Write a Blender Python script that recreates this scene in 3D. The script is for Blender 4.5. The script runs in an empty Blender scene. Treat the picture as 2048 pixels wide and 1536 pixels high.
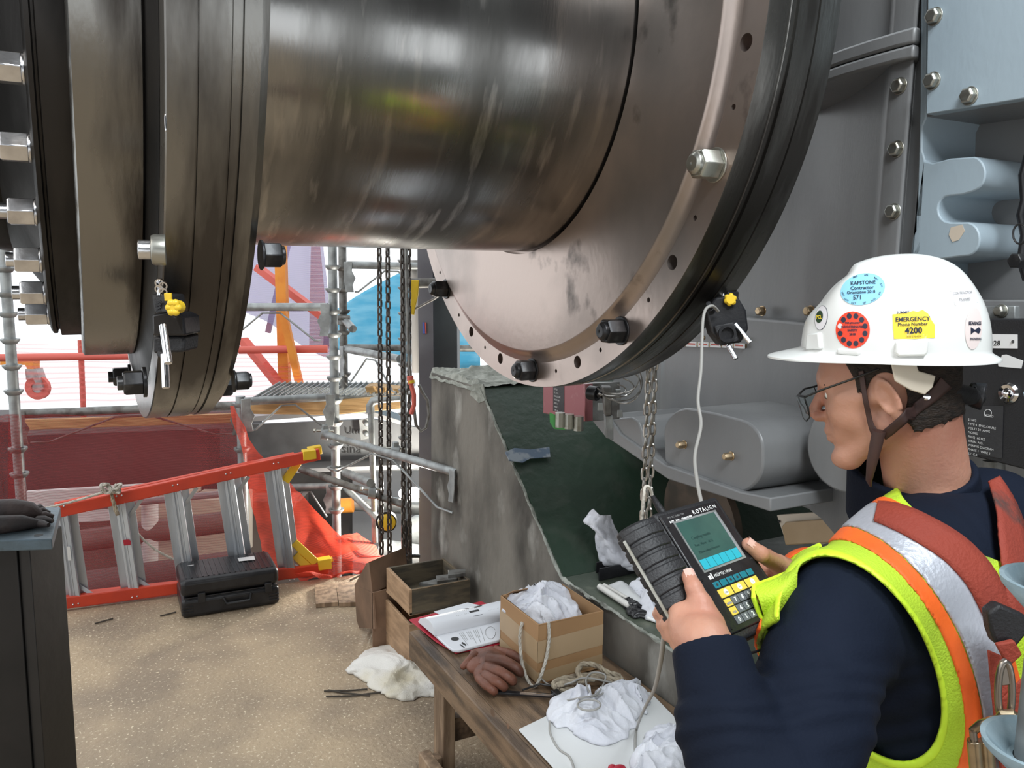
import bpy, bmesh, math, random
import numpy as np
from mathutils import Vector, Matrix, noise
random.seed(7)
# ------------------------------------------------------------ camera
F_PX = 1650.0; PIT = math.radians(8.07); ROL = math.radians(.86); PSI = math.radians(27.9)
CAM = Vector((0, 0, 1.75))
RW = Vector((math.cos(PSI), -math.sin(PSI), 0)); FW = Vector((math.sin(PSI), math.cos(PSI), 0)); UP = Vector((0, 0, 1))
def cray(x, y, z):
    c, s = math.cos(ROL), math.sin(ROL); x, y = x*c-y*s, x*s+y*c
    c, s = math.cos(PIT), math.sin(PIT); Y, Z = z*c+y*s, -z*s+y*c
    return RW*x+FW*Y+UP*Z
def ray(px, py): return cray(px-1024, 768-py, F_PX)
def onP(px, py, p, n):
    r = ray(px, py); n = Vector(n); return CAM+r*((Vector(p)-CAM).dot(n)/r.dot(n))
def onD(px, py, D): r = ray(px, py); return CAM+r*(D/r.dot(FW))
def onZ(px, py, z): return onP(px, py, (0, 0, z), (0, 0, 1))
def onU(px, py, u): return onP(px, py, (u, 0, 0), (1, 0, 0))
def onV(px, py, v): return onP(px, py, (0, v, 0), (0, 1, 0))
sc = bpy.context.scene; COL = sc.collection
cd = bpy.data.cameras.new('camera'); cam = bpy.data.objects.new('camera', cd); COL.objects.link(cam)
cd.sensor_width = 36; cd.lens = 36*F_PX/2048; cd.clip_start = .02; cd.clip_end = 300
r_, u_, b_ = cray(1, 0, 0), cray(0, 1, 0), -cray(0, 0, 1)
cam.matrix_world = Matrix(((r_.x, u_.x, b_.x, CAM.x), (r_.y, u_.y, b_.y, CAM.y), (r_.z, u_.z, b_.z, CAM.z), (0, 0, 0, 1)))
sc.camera = cam
# ------------------------------------------------------------ world, lights, exposure
wd = bpy.data.worlds.new('sky'); sc.world = wd; wd.use_nodes = True
nt = wd.node_tree; bg = nt.nodes['Background']; bg.inputs[0].default_value = (.93, .97, 1, 1); bg.inputs[1].default_value = 1.35
def area(name, loc, target, sx, sy, power, col):
    l = bpy.data.lights.new(name, 'AREA'); l.shape = 'RECTANGLE'; l.size = sx; l.size_y = sy; l.energy = power; l.color = col
    o = bpy.data.objects.new(name, l); COL.objects.link(o); o.location = loc
    o.rotation_euler = (Vector(target)-Vector(loc)).to_track_quat('-Z', 'Y').to_euler(); return o
area('added_overhead_fill', (.3, -.9, 3.75), (1.1, 1.1, .9), 1.2, .5, 66, (.93, .97, 1))  # added overhead fill for worker and machine, no fixture behind it
area('added_housing_fill', (1.25, -.1, 3.85), (1.75, 1.0, 1.9), .9, .35, 42, (.88, .96, 1))  # fill lamp added to brighten the upper housing, no fixture behind it
area('upper_left_area_light', (-2.2, 1.6, 3.8), (0.2, 2.0, 0.6), 1.8, .5, 30, (1, .9, .78))  # warm area lamp high on the left, no skylight is built
sc.view_settings.view_transform = 'Standard'; sc.view_settings.look = 'None'; sc.view_settings.gamma = 1
sc.view_settings.use_curve_mapping = False; sc.view_settings.exposure = .25
# ------------------------------------------------------------ helpers
ACC = {}
def _link(o, parent):
    COL.objects.link(o)
    if parent is not None:
        o.parent = parent; o.location = -ACC[parent.name]; 
    ACC[o.name] = Vector((0, 0, 0))
def tag(o, label=None, cat=None, group=None, kind=None):
    if label: o['label'] = label
    if cat: o['category'] = cat
    if group: o['group'] = group
    if kind: o['kind'] = kind
    return o
def thing(name, label, cat, loc=(0, 0, 0), group=None):
    o = bpy.data.objects.new(name, None); COL.objects.link(o); o.location = loc; o.empty_display_size = .05
    ACC[o.name] = Vector(loc); return tag(o, label, cat, group)
def frame(d, up=(0, 0, 1)):
    d = Vector(d).normalized(); x = Vector(up).cross(d)
    if x.length < 1e-4: x = Vector((1, 0, 0)).cross(d)
    x.normalize(); return x, d.cross(x), d
class MB:
    def __init__(s): s.v = []; s.f = []
    def add(s, vs, fs):
        n = len(s.v); s.v += [Vector(p) for p in vs]; s.f += [tuple(i+n for i in f) for f in fs]; return s
    def box(s, c, size, M=None):
        h = [a/2 for a in size]; vs = []
        for x in (-1, 1):
            for y in (-1, 1):
                for z in (-1, 1):
                    p = Vector((x*h[0], y*h[1], z*h[2])); p = M @ p if M else p; vs.append(Vector(c)+p)
        return s.add(vs, [(0, 1, 3, 2), (4, 6, 7, 5), (0, 4, 5, 1), (2, 3, 7, 6), (0, 2, 6, 4), (1, 5, 7, 3)])
    def bar(s, p0, p1, w, h, up=(0, 0, 1)):
        p0, p1 = Vector(p0), Vector(p1); x, y, d = frame(p1-p0, up); M = Matrix((x, y, d)).transposed()
        return s.box((p0+p1)/2, (w, h, (p1-p0).length), M)
    def slab(s, pts, vec):
        n = len(pts); pts = [Vector(p) for p in pts]; vec = Vector(vec)
        return s.add(pts+[p+vec for p in pts], [tuple(range(n))[::-1], tuple(range(n, 2*n))]+[(i, (i+1) % n, n+(i+1) % n, n+i) for i in range(n)])
    def cyl(s, p0, p1, r0, r1=None, n=20):
        p0, p1 = Vector(p0), Vector(p1); r1 = r0 if r1 is None else r1; x, y, d = frame(p1-p0)
        vs = []
        for p, r in ((p0, r0), (p1, r1)):
            for i in range(n):
                a = 2*math.pi*i/n; vs.append(p+(x*math.cos(a)+y*math.sin(a))*r)
        return s.add(vs, [(i, (i+1) % n, n+(i+1) % n, n+i) for i in range(n)]+[tuple(range(n))[::-1], tuple(range(n, 2*n))])
    def tube(s, pts, r, n=8, closed=False, caps=True):
        pts = [Vector(p) for p in pts]; m = len(pts); rs = r if isinstance(r, (list, tuple)) else [r]*m; vs = []; x = None
        for i, p in enumerate(pts):
            if closed: d = pts[(i+1) % m]-pts[i-1]
            else: d = pts[min(i+1, m-1)]-pts[max(i-1, 0)]
            d.normalize()
            if x is None: x = frame(d)[0]
            x = (x-d*x.dot(d)); x = x.normalized() if x.length > 1e-6 else frame(d)[0]; y = d.cross(x)
            for k in range(n):
                a = 2*math.pi*k/n; vs.append(p+(x*math.cos(a)+y*math.sin(a))*rs[i])
        fs = [(i*n+k, i*n+(k+1) % n, ((i+1) % m)*n+(k+1) % n, ((i+1) % m)*n+k) for i in range(m if closed else m-1) for k in range(n)]
        if caps and not closed: fs += [tuple(range(n))[::-1], tuple(range((m-1)*n, m*n))]
        return s.add(vs, fs)
    def lathe(s, prof, o, d, n=48, closed=False):
        o = Vector(o); x, y, d = frame(d); m = len(prof); vs = []
        for t, r in prof:
            for i in range(n):
                a = 2*math.pi*i/n; vs.append(o+d*t+(x*math.cos(a)+y*math.sin(a))*r)
        fs = [(j*n+i, j*n+(i+1) % n, ((j+1) % m)*n+(i+1) % n, ((j+1) % m)*n+i) for j in range(m if closed else m-1) for i in range(n)]
        if not closed:
            if prof[0][1] > 1e-6: fs.append(tuple(range(n))[::-1])
            if prof[-1][1] > 1e-6: fs.append(tuple(range((m-1)*n, m*n)))
        return s.add(vs, fs)
    def ball(s, c, r, n=12):
        c = Vector(c); rr = (r, r, r) if not isinstance(r, (tuple, list)) else r; vs = []; fs = []
        for j in range(n+1):
            t = math.pi*j/n
            for i in range(2*n):
                a = math.pi*i/n; vs.append(c+Vector((rr[0]*math.sin(t)*math.cos(a), rr[1]*math.sin(t)*math.sin(a), rr[2]*math.cos(t))))
        for j in range(n):
            for i in range(2*n): fs.append((j*2*n+i, (j+1)*2*n+i, (j+1)*2*n+(i+1) % (2*n), j*2*n+(i+1) % (2*n)))
        return s.add(vs, fs)
    def hexa(s, p, d, r, h, n=6, ch=.12):
        return s.lathe([(0, r), (h*(1-ch), r), (h, r*(1-ch))], p, d, n)
    def build(s, name, mat, parent=None, bevel=0, smooth=38, seg=2):
        me = bpy.data.meshes.new(name); me.from_pydata([tuple(p) for p in s.v], [], s.f)
        bm = bmesh.new(); bm.from_mesh(me); bmesh.ops.remove_doubles(bm, verts=bm.verts, dist=1e-6); bmesh.ops.recalc_face_normals(bm, faces=bm.faces); bm.to_mesh(me); bm.free()
        if mat: me.materials.append(mat)
        if smooth:
            me.shade_smooth(); me.set_sharp_from_angle(angle=math.radians(smooth))
        o = bpy.data.objects.new(name, me); _link(o, parent)
        if bevel:
            b = o.modifiers.new('bevel', 'BEVEL'); b.width = bevel; b.segments = seg; b.limit_method = 'ANGLE'; b.angle_limit = math.radians(35); b.harden_normals = False
        return o
def struct(o): o['kind'] = 'structure'; return o
def copy_part(o, parent, mat4=None, name=None):
    c = o.copy(); COL.objects.link(c); c.parent = parent; ACC[c.name] = Vector((0, 0, 0))
    c.matrix_local = Matrix.Translation(-ACC[parent.name]) @ (mat4 or Matrix()); return c
def txt(s, o, ex, ey, size, mat, parent, name='lettering', align='LEFT', proj=None, bold=0, ext=.0002, ay='BOTTOM_BASELINE'):
    cu = bpy.data.curves.new('t', 'FONT'); cu.body = s; cu.size = size; cu.align_x = align; cu.align_y = ay; cu.offset = bold; cu.resolution_u = 2
    ob = bpy.data.objects.new('t', cu); COL.objects.link(ob)
    dg = bpy.context.evaluated_depsgraph_get(); me = bpy.data.meshes.new_from_object(ob.evaluated_get(dg)); bpy.data.objects.remove(ob)
    ex, ey = Vector(ex).normalized(), Vector(ey).normalized(); o = Vector(o)
    for v in me.vertices:
        p = o+ex*v.co.x+ey*v.co.y; v.co = proj(p) if proj else p+ex.cross(ey)*ext
    me.materials.clear(); me.materials.append(mat)
    ob = bpy.data.objects.new(name, me); me.name = name; _link(ob, parent); return ob
# ------------------------------------------------------------ materials
def mat(name, col, rough=.6, metal=0., col2=None, scale=6., lo=.42, hi=.62, stretch=(1, 1, 1), bump=0., bscale=None, rvar=0., detail=6, col3=None, scale3=30., alpha=None, emit=None, estr=1., trans=0., spec=.5, coat=0., lo3=.55, hi3=.7, ior=1.45, sheen=0., distort=0.):
    m = bpy.data.materials.new(name); m.use_nodes = True; N = m.node_tree.nodes; L = m.node_tree.links; b = N['Principled BSDF']
    b.inputs['Base Color'].default_value = (*col, 1); b.inputs['Roughness'].default_value = rough; b.inputs['Metallic'].default_value = metal
    b.inputs['Specular IOR Level'].default_value = spec; b.inputs['Coat Weight'].default_value = coat; b.inputs['IOR'].default_value = ior
    b.inputs['Transmission Weight'].default_value = trans; b.inputs['Sheen Weight'].default_value = sheen
    tc = N.new('ShaderNodeTexCoord'); mp = N.new('ShaderNodeMapping'); mp.inputs['Scale'].default_value = stretch; L.new(tc.outputs['Object'], mp.inputs[0])
    def nz(sc_, det=detail, dst=0.):
        n = N.new('ShaderNodeTexNoise'); n.inputs['Scale'].default_value = sc_; n.inputs['Detail'].default_value = det; n.inputs['Distortion'].default_value = dst; L.new(mp.outputs[0], n.inputs['Vector']); return n
    out = None
    if col2:
        n = nz(scale, dst=distort); r = N.new('ShaderNodeMapRange'); r.inputs[1].default_value = lo; r.inputs[2].default_value = hi; L.new(n.outputs[0], r.inputs[0])
        mx = N.new('ShaderNodeMix'); mx.data_type = 'RGBA'; mx.inputs[6].default_value = (*col, 1); mx.inputs[7].default_value = (*col2, 1); L.new(r.outputs[0], mx.inputs[0]); out = mx.outputs[2]
        if rvar:
            rr = N.new('ShaderNodeMapRange'); rr.inputs[3].default_value = rough; rr.inputs[4].default_value = rough+rvar; L.new(r.outputs[0], rr.inputs[0]); L.new(rr.outputs[0], b.inputs['Roughness'])
        if col3:
            n3 = nz(scale3); r3 = N.new('ShaderNodeMapRange'); r3.inputs[1].default_value = lo3; r3.inputs[2].default_value = hi3; L.new(n3.outputs[0], r3.inputs[0])
            mx3 = N.new('ShaderNodeMix'); mx3.data_type = 'RGBA'; L.new(out, mx3.inputs[6]); mx3.inputs[7].default_value = (*col3, 1); L.new(r3.outputs[0], mx3.inputs[0]); out = mx3.outputs[2]
        L.new(out, b.inputs['Base Color'])
    if bump:
        n = nz(bscale or scale*4); bp = N.new('ShaderNodeBump'); bp.inputs['Strength'].default_value = bump; bp.inputs['Distance'].default_value = .01; L.new(n.outputs[0], bp.inputs['Height']); L.new(bp.outputs[0], b.inputs['Normal'])
    if alpha is not None: b.inputs['Alpha'].default_value = alpha
    if emit: b.inputs['Emission Color'].default_value = (*emit, 1); b.inputs['Emission Strength'].default_value = estr
    return m
def netmat(name, col, cover=.6, freq=150., axis=2):
    m = bpy.data.materials.new(name); m.use_nodes = True; N = m.node_tree.nodes; L = m.node_tree.links; b = N['Principled BSDF']; out = N['Material Output']
    b.inputs['Base Color'].default_value = (*col, 1); b.inputs['Roughness'].default_value = .7
    tr = N.new('ShaderNodeBsdfTransparent'); mx = N.new('ShaderNodeMixShader'); tl = N.new('ShaderNodeBsdfTranslucent'); tl.inputs[0].default_value = (*col, 1); m2 = N.new('ShaderNodeMixShader'); m2.inputs[0].default_value = .45
    L.new(b.outputs[0], m2.inputs[1]); L.new(tl.outputs[0], m2.inputs[2])
    tc = N.new('ShaderNodeTexCoord'); w = N.new('ShaderNodeTexWave'); w.bands_direction = 'XYZ'[axis]; w.inputs['Scale'].default_value = freq/6.283*1.0; w.inputs['Distortion'].default_value = .3; L.new(tc.outputs['Object'], w.inputs[0])
    r = N.new('ShaderNodeMapRange'); r.inputs[3].default_value = cover-.22; r.inputs[4].default_value = cover+.22; L.new(w.outputs[1], r.inputs[0]); L.new(r.outputs[0], mx.inputs[0])
    L.new(tr.outputs[0], mx.inputs[1]); L.new(m2.outputs[0], mx.inputs[2]); L.new(mx.outputs[0], out.inputs[0]); return m
G = lambda g: (g, g, g)
MT = dict(
 shaft=mat('machined_steel', (.38, .375, .365), .19, 1., (.15, .148, .14), 2.2, .4, .66, (3.5, .6, .6), .02, 60, rvar=.14, col3=(.5, .48, .45), scale3=9, lo3=.56, hi3=.72),
 face=mat('flange_face_steel', (.5, .405, .36), .3, .9, (.3, .265, .245), 2.6, .4, .66, (1, 1, .8), .04, 70, rvar=.14, col3=(.06, .055, .05), scale3=8, lo3=.64, hi3=.76),
 rim=mat('worn_rim_steel', (.27, .265, .25), .25, .95, (.085, .078, .072), 3.2, .45, .58, (2.6, .55, .55), .05, 60, rvar=.15),
 dark=mat('oiled_dark_steel', (.04, .038, .037), .36, .8, (.01, .01, .01), 4, .4, .6, (2, .6, .6), .05, 50, rvar=.2),
 zinc=mat('bright_zinc', (.75, .76, .78), .28, 1., (.55, .55, .57), 20, bump=.05, bscale=90),
 nut=mat('black_oxide', (.03, .03, .032), .35, .6, (.08, .08, .08), 30, .5, .7),
 boltm=mat('plated_bolt', (.42, .42, .38), .35, .9, (.25, .22, .17), 25, .5, .7),
 goldb=mat('gold_plated_bolt', (.5, .38, .24), .32, .9, (.3, .2, .12), 40, .5, .7),
 hous=mat('grey_machine_paint', (.235, .238, .24), .34, 0., (.165, .167, .17), 2.0, .4, .65, (1, 1, .35), .06, 90, col3=(.27, .272, .275), scale3=1.3, lo3=.5, hi3=.7),
 housl=mat('blue_grey_machine_paint', (.36, .44, .49), .4, 0., (.31, .38, .43), 2.0, .4, .65, (1, 1, .5), .05, 90),
 conc=mat('stained_concrete', (.2, .185, .16), .8, 0., (.065, .06, .052), 3.2, .4, .62, (1, 1, .6), .35, 30, col3=(.33, .32, .29), scale3=6, lo3=.58, hi3=.72),
 rough=mat('broken_concrete', (.36, .37, .33), .9, 0., (.22, .23, .2), 22, bump=.8, bscale=40),
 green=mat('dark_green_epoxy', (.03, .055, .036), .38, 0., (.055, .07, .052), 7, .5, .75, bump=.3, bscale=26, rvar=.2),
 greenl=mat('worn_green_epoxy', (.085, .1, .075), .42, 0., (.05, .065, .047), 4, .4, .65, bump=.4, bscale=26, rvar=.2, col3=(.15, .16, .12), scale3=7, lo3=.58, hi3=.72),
 floor=mat('gritty_tan_concrete', (.44, .335, .22), .7, 0., (.26, .2, .14), 2.2, .36, .62, bump=.8, bscale=45, col3=(.7, .6, .44), scale3=80, lo3=.6, hi3=.68, rvar=-.15),
 lowfl=mat('lower_concrete', (.06, .055, .05), .9, 0., (.035, .035, .03), 2),
 galv=mat('galvanised_steel', (.36, .38, .38), .5, .55, (.24, .25, .25), 14, bump=.1, bscale=60),
 galvd=mat('dirty_galvanised_steel', (.22, .22, .21), .55, .5, (.12, .11, .1), 18, bump=.15, bscale=60),
 chain=mat('dark_chain_steel', (.12, .105, .095), .45, .8, (.06, .05, .045), 30),
 chainl=mat('plated_chain_steel', (.5, .48, .45), .35, .9, (.3, .28, .25), 30),
 red=mat('red_fibreglass', (.62, .06, .025), .4, 0., (.5, .05, .025), 5),
 alu=mat('ladder_aluminium', (.52, .56, .6), .4, .6, (.4, .43, .47), 14, stretch=(1, 1, .1)),
 yel=mat('yellow_plastic', (.75, .5, .03), .4),
 orange=mat('orange_painted_wood', (.8, .3, .04), .6, 0., (.7, .22, .03), 6),
 redpaint=mat('red_painted_tube', (.6, .12, .09), .5),
 wood=mat('new_lumber', (.6, .38, .17), .6, 0., (.42, .25, .1), 4, stretch=(1, 1, 14), bump=.1),
 wood2=mat('plywood', (.42, .27, .16), .7, 0., (.3, .19, .11), 4, .4, .6, (2, 2, 9), .15, col3=(.13, .1, .07), scale3=3, lo3=.62, hi3=.75),
 wooddk=mat('dark_plywood', (.13, .105, .07), .75, 0., (.07, .06, .045), 4, .4, .6, (2, 2, 9), .15),
 bench=mat('weathered_bench_wood', (.2, .13, .078), .5, 0., (.075, .048, .03), 4.5, .4, .62, (6, 1.2, 6), .25, 40, col3=(.05, .035, .025), scale3=2.3, lo3=.6, hi3=.72),
 benchl=mat('pale_bench_wood', (.36, .25, .16), .6, 0., (.16, .105, .065), 3.2, .4, .62, (9, 9, 1.2), .2, 40),
 card=mat('cardboard', (.36, .21, .1), .7, 0., (.3, .17, .08), 3, bump=.05),
 cardl=mat('parcel_tape', (.42, .3, .18), .38, 0., (.36, .25, .14), 5),
 cardd=mat('damp_cardboard', (.2, .12, .075), .8, 0., (.13, .08, .05), 5, bump=.2),
 cloth=mat('white_cotton_rag', (.72, .73, .78), .85, 0., (.62, .63, .69), 8, bump=.25, bscale=120, sheen=.2),
 paper=mat('white_board', (.68, .69, .69), .45, 0., (.6, .61, .61), 3),
 page=mat('printed_page', (.68, .7, .74), .6),
 ink=mat('black_ink', G(.03), .6), grey_ink=mat('grey_ink', G(.3), .6), white=mat('white_print', G(.8), .5),
 crim=mat('crimson_cover', (.42, .02, .04), .45),
 leather=mat('brown_leather', (.17, .065, .04), .5, 0., (.1, .04, .025), 12, bump=.3, bscale=50),
 leatherd=mat('dark_brown_leather', (.05, .033, .03), .6, 0., (.025, .02, .02), 12, bump=.3, bscale=50),
 rope=mat('hemp_rope', (.42, .36, .27), .85, 0., (.28, .23, .17), 40, bump=.4, bscale=160),
 ropew=mat('pale_rope', (.55, .52, .46), .85, 0., (.4, .37, .32), 40, bump=.4, bscale=160),
 black=mat('black_plastic', (.012, .012, .014), .33, 0., (.02, .02, .022), 20, bump=.08, bscale=200),
 blackm=mat('matt_black_plastic', (.016, .016, .018), .5, 0., bump=.2, bscale=300),
 blacks=mat('black_painted_steel', (.006, .006, .006), .5, .2, (.011, .01, .01), 5, bump=.1),
 plate=mat('blue_grey_plate', (.1, .14, .17), .45, .3, (.07, .09, .1), 6, bump=.2, bscale=70),
 cable=mat('grey_cable', (.33, .32, .3), .5), sack=mat('woven_white_sack', (.72, .7, .66), .5, 0., (.62, .56, .42), 3.5, .5, .68, bump=.4, bscale=220),
 blue_tarp=mat('blue_tarp', (.12, .45, .62), .6, 0., (.3, .62, .78), 3, .4, .6, (1, 1, 3)),
 chrome=mat('chrome', (.8, .8, .82), .12, 1.),
 lamp=mat('lamp_glow', (1, 1, 1), .5, emit=(1, .97, .9), estr=30),
 pinkbox=mat('scuffed_red_enclosure', (.33, .12, .13), .38, .5, (.42, .22, .22), 12, .55, .62, (1, 1, 1)),
 cream=mat('cream_panel', (.6, .52, .42), .5, 0., (.55, .47, .38), 3), ceil=mat('dark_roof_deck', (.12, .12, .12), .8, 0., (.08, .08, .08), 2),
 lbox=mat('lower_grey_paint', (.42, .43, .44), .5, 0., (.36, .37, .37), 3), twig=mat('dry_twig', (.06, .05, .04), .9))
RN = netmat('red_safety_net', (.32, .03, .03), .5, 300); RN2 = netmat('bright_red_net', (.8, .09, .05), .72, 420); PN = netmat('lavender_debris_net', (.3, .25, .42), .8, 240)
# ------------------------------------------------------------ coupling
VS, ZS = 1.951, 2.284
AX = Vector((0, VS, ZS)); XA = Vector((1, 0, 0))
def ringp(u, R, deg): t = math.radians(deg); return Vector((u, VS+R*math.sin(t), ZS-R*math.cos(t)))
def boolean(o, mb):
    me = bpy.data.meshes.new('c'); me.from_pydata([tuple(p) for p in mb.v], [], mb.f); c = bpy.data.objects.new('c', me); COL.objects.link(c)
    bm = bmesh.new(); bm.from_mesh(me); bmesh.ops.recalc_face_normals(bm, faces=bm.faces); bm.to_mesh(me); bm.free()
    c.matrix_world = Matrix(); par = o.parent; o.parent = None; loc = o.location.copy(); o.location = (0, 0, 0)
    b = o.modifiers.new('b', 'BOOLEAN'); b.object = c; b.operation = 'DIFFERENCE'; b.solver = 'EXACT'
    bpy.context.view_layer.update(); dg = bpy.context.evaluated_depsgraph_get(); nm = bpy.data.meshes.new_from_object(o.evaluated_get(dg))
    o.modifiers.clear(); o.data = nm; nm.set_sharp_from_angle(angle=math.radians(35)); o.parent = par; o.location = loc; bpy.data.objects.remove(c)
cpl = thing('shaft_coupling', 'huge polished steel shaft coupling with wide bolted flange discs across the top of the photo', 'shaft coupling', (.65, VS, ZS-.493))
MB().lathe([(.2, .493), (1.06, .493)], AX, XA, 160).build('spool_tube', MT['shaft'], cpl)
MB().lathe([(1.0475, .5), (1.0475, .752), (1.0485, .756), (1.053, .7605), (1.059, .766), (1.065, .775), (1.0678, .786), (1.072, .786), (1.072, .5)], AX, XA, 200, closed=True).build('boss_plate', MT['face'], cpl)
rf = MB().lathe([(1.068, .40), (1.068, .849), (1.07, .85), (1.112, .85), (1.114, .846), (1.118, .846), (1.12, .85), (1.128, .85), (1.131, .838), (1.142, .838), (1.143, .844), (1.19, .844), (1.191, .84), (1.194, .84), (1.195, .844), (1.245, .842), (1.245, .4)], AX, XA, 220, closed=True).build('outer_flange_disc', MT['face'], cpl)
rf.data.materials.append(MT['rim'])
for p in rf.data.polygons:
    if math.hypot(p.center.y-VS, p.center.z-ZS) > .832 and p.center.x > 1.0685: p.material_index = 1
NUTS = (41.1, -3.5, -33.7, -65.0); HOLES = (24.8, 10.0, -19.6, -49.8, -80.25)
c = MB()
for a in HOLES: c.cyl(ringp(1.04, .806, a), ringp(1.11, .806, a), .0155, n=24)
for px, py in ((918, 630), (1034, 737), (1201, 700), (1390, 436), (1297, 600), (1467, 214), (1112, 742), (970, 695), (880, 545)): p = onU(px, py, 1.068); c.cyl(p-XA*.03, p+XA*.02, .0055, n=12)
boolean(rf, c)
MB().lathe([(1.245, .40), (1.63, .40), (1.63, .3)], AX, XA, 80).build('input_hub', MT['dark'], cpl)
def stud_nut(u, R, a, sgn, r, mats, name='flange_nut'):
    p = ringp(u, R, a); d = Vector((sgn, 0, 0))
    m = MB().cyl(p, p+d*.004, r*1.12, n=24).hexa(p+d*.004, d, r, r*1.45).lathe([(0, r*.72), (r*.25, r*.7), (r*.45, r*.5), (r*.45, r*.1), (r*.38, .0)], p+d*(.004+r*1.4), d, 20)
    return m.build(name, mats, cpl, bevel=.0012)
for a in NUTS: stud_nut(1.068, .806, a, -1, .029, MT['boltm'] if a < -60 else MT['nut'])
# left half of the coupling
lf = MB().lathe([(.113, .45), (.113, .86), (.115, .862), (.150, .862), (.1505, .857), (.1525, .857), (.153, .862), (.19, .862), (.1905, .857), (.193, .857), (.1935, .860), (.203, .860), (.2035, .855), (.206, .855), (.207, .861), (.2285, .861), (.2295, .848), (.241, .846), (.241, .45)], AX, XA, 260, closed=True).build('inner_flange_disc', MT['rim'], cpl)
for a in (-10,): stud_nut(.241, .80, a, 1, .028, MT['nut'])
def nutpx(px, py, u, sgn, r, m, name='flange_nut'):
    p = onU(px, py, u); d = Vector((sgn, 0, 0)); return MB().cyl(p, p+d*.004, r*1.1, n=24).hexa(p+d*.004, d, r, r*1.3).cyl(p+d*r*1.2, p+d*(r*1.75), r*.7, n=16).build(name, m, cpl, bevel=.0012)
nutpx(520, 510, .241, 1, .020, MT['nut']); nutpx(466, 762, .241, 1, .018, MT['nut'])
MB().lathe([(.008, .3), (.008, .722), (.012, .728), (.098, .728), (.104, .722), (.107, .722), (.107, .3)], AX, XA, 220, closed=True).build('gear_hub_drum', MT['rim'], cpl)
MB().lathe([(.100, .70), (.104, .77), (.1125, .80), (.1125, .70)], AX, XA, 160, closed=True).build('seal_ring', MT['dark'], cpl)
MB().lathe([(-.044, .3), (-.044, .676), (-.04, .682), (-.034, .682), (-.032, .674), (-.029, .674), (-.027, .686), (.008, .686), (.008, .3)], AX, XA, 220, closed=True).build('dark_bolted_flange', MT['dark'], cpl)
MB().lathe([(-1.2, .40), (-.5, .42), (-.3, .48), (-.1, .52), (-.044, .6)], AX, XA, 120).build('driven_shaft', MT['dark'], cpl)
for i, (px, py) in enumerate(((44, 135), (56, 293), (66, 424), (75, 520), (82, 585), (86, 628))):
    u0 = -.044; y = VS-.64*math.sin(1); 
    # find the angle on the bolt circle that shows at this height
    best = min((abs(_py-py), a) for a in [x*.25 for x in range(-400, -20)] for _py in [(lambda q: 768-((q-CAM).dot(u_)/(-(q-CAM).dot(b_)))*F_PX)(ringp(u0-.02, .652, a))])
    p = ringp(u0, .652, best[1]); d = Vector((-1, 0, 0))
    MB().cyl(p, p+d*.004, .021, n=24).hexa(p+d*.004, d, .0225, .036, ch=.1).cyl(p+d*.036, p+d*.052, .012, n=16).build('flange_bolt', MT['zinc'], cpl, bevel=.001)
for px, py in ((262, 752), (293, 764)):
    p = onU(px, py, .1); d = Vector((-1, 0, 0)); MB().cyl(p, p+d*.006, .026, n=24).hexa(p+d*.006, d, .022, .03).cyl(p+d*.03, p+d*.045, .012, n=16).build('flange_nut', MT['nut'], cpl, bevel=.001)
p = onD(322, 500, 1.12); MB().lathe([(0, .0), (0, .019), (.004, .0205), (.018, .0205), (.018, 0)], p+Vector((-.012, 0, 0)), (1, -.12, 0), 28).build('lubrication_plug', MT['boltm'], cpl, bevel=.0008); MB().lathe([(0, .011), (.0, .013), (.016, .013), (.016, .004)], p+Vector((-.028, .001, 0)), (1, -.12, 0), 12).build('plug_socket', MT['zinc'], cpl, bevel=.001)
p = onD(331, 246, 1.05); MB().ball(p, (.0015, .0015, .011), 8).build('edge_nick', MT['chrome'], cpl)
# ------------------------------------------------------------ sensors
def beam(P0, P1): return MB()
def sensor(name, label, cpx, D, posts, facing_up, knobs, lens=None):
    C = onD(*cpx, D); t = thing(name, label, 'laser sensor', C)
    return t, C
t, C = sensor('laser_alignment_sensor', 'black laser sensor with a grey cable on the rim of the right flange disc', (1448, 640), 1.73, 0, 0, 0)
fx = RW*.9+FW*-.2; dn = (RW*.33-UP*.9-FW*.12).normalized(); rt = dn.cross(-FW).normalized(); fr = rt.cross(dn).normalized()
if fr.dot(FW) > 0: fr = -fr
if rt.dot(RW) < 0: rt = -rt
def SP(x, y, z): return C+rt*x-dn*y+fr*z
px2m = 1.73/1650
oct_ = [(-.028, -.045), (.012, -.055), (.036, -.034), (.044, .005), (.036, .042), (-.006, .05), (-.034, .03), (-.038, -.016)]
MB().slab([SP(x, y, -.025) for x, y in oct_], fr*.05).build('body', MT['black'], t, bevel=.004)
MB().slab([SP(x, y, .02) for x, y in ((-.03, -.048), (.008, -.05), (.01, -.01), (-.03, -.004))], fr*.014).build('lens_housing', MT['blackm'], t, bevel=.002)
MB().lathe([(0, .018), (.012, .018), (.012, .013), (.002, .012), (.002, 0)], SP(-.012, -.028, .034), fr, 28).build('lens_ring', MT['black'], t)
MB().lathe([(0, .0), (0, .008), (.012, .008), (.012, .006), (.03, .005), (.03, 0)], SP(-.022, .028, .025), (fr-dn*.6-rt*.3).normalized(), 16).build('cable_plug', MT['blackm'], t)
k = MB()
for i in range(6):
    a = i*math.pi/3; k.ball(SP(.018+.008*math.cos(a), .036+.008*math.sin(a), .034), .0058, 6)
k.cyl(SP(.018, .036, .022), SP(.018, .036, .04), .010, n=20).build('yellow_knob', MT['yel'], t, bevel=.001)
for (ax, ay, bx, by, z) in ((1408+0, 0, 0, 0, 0),):
    pass
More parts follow.
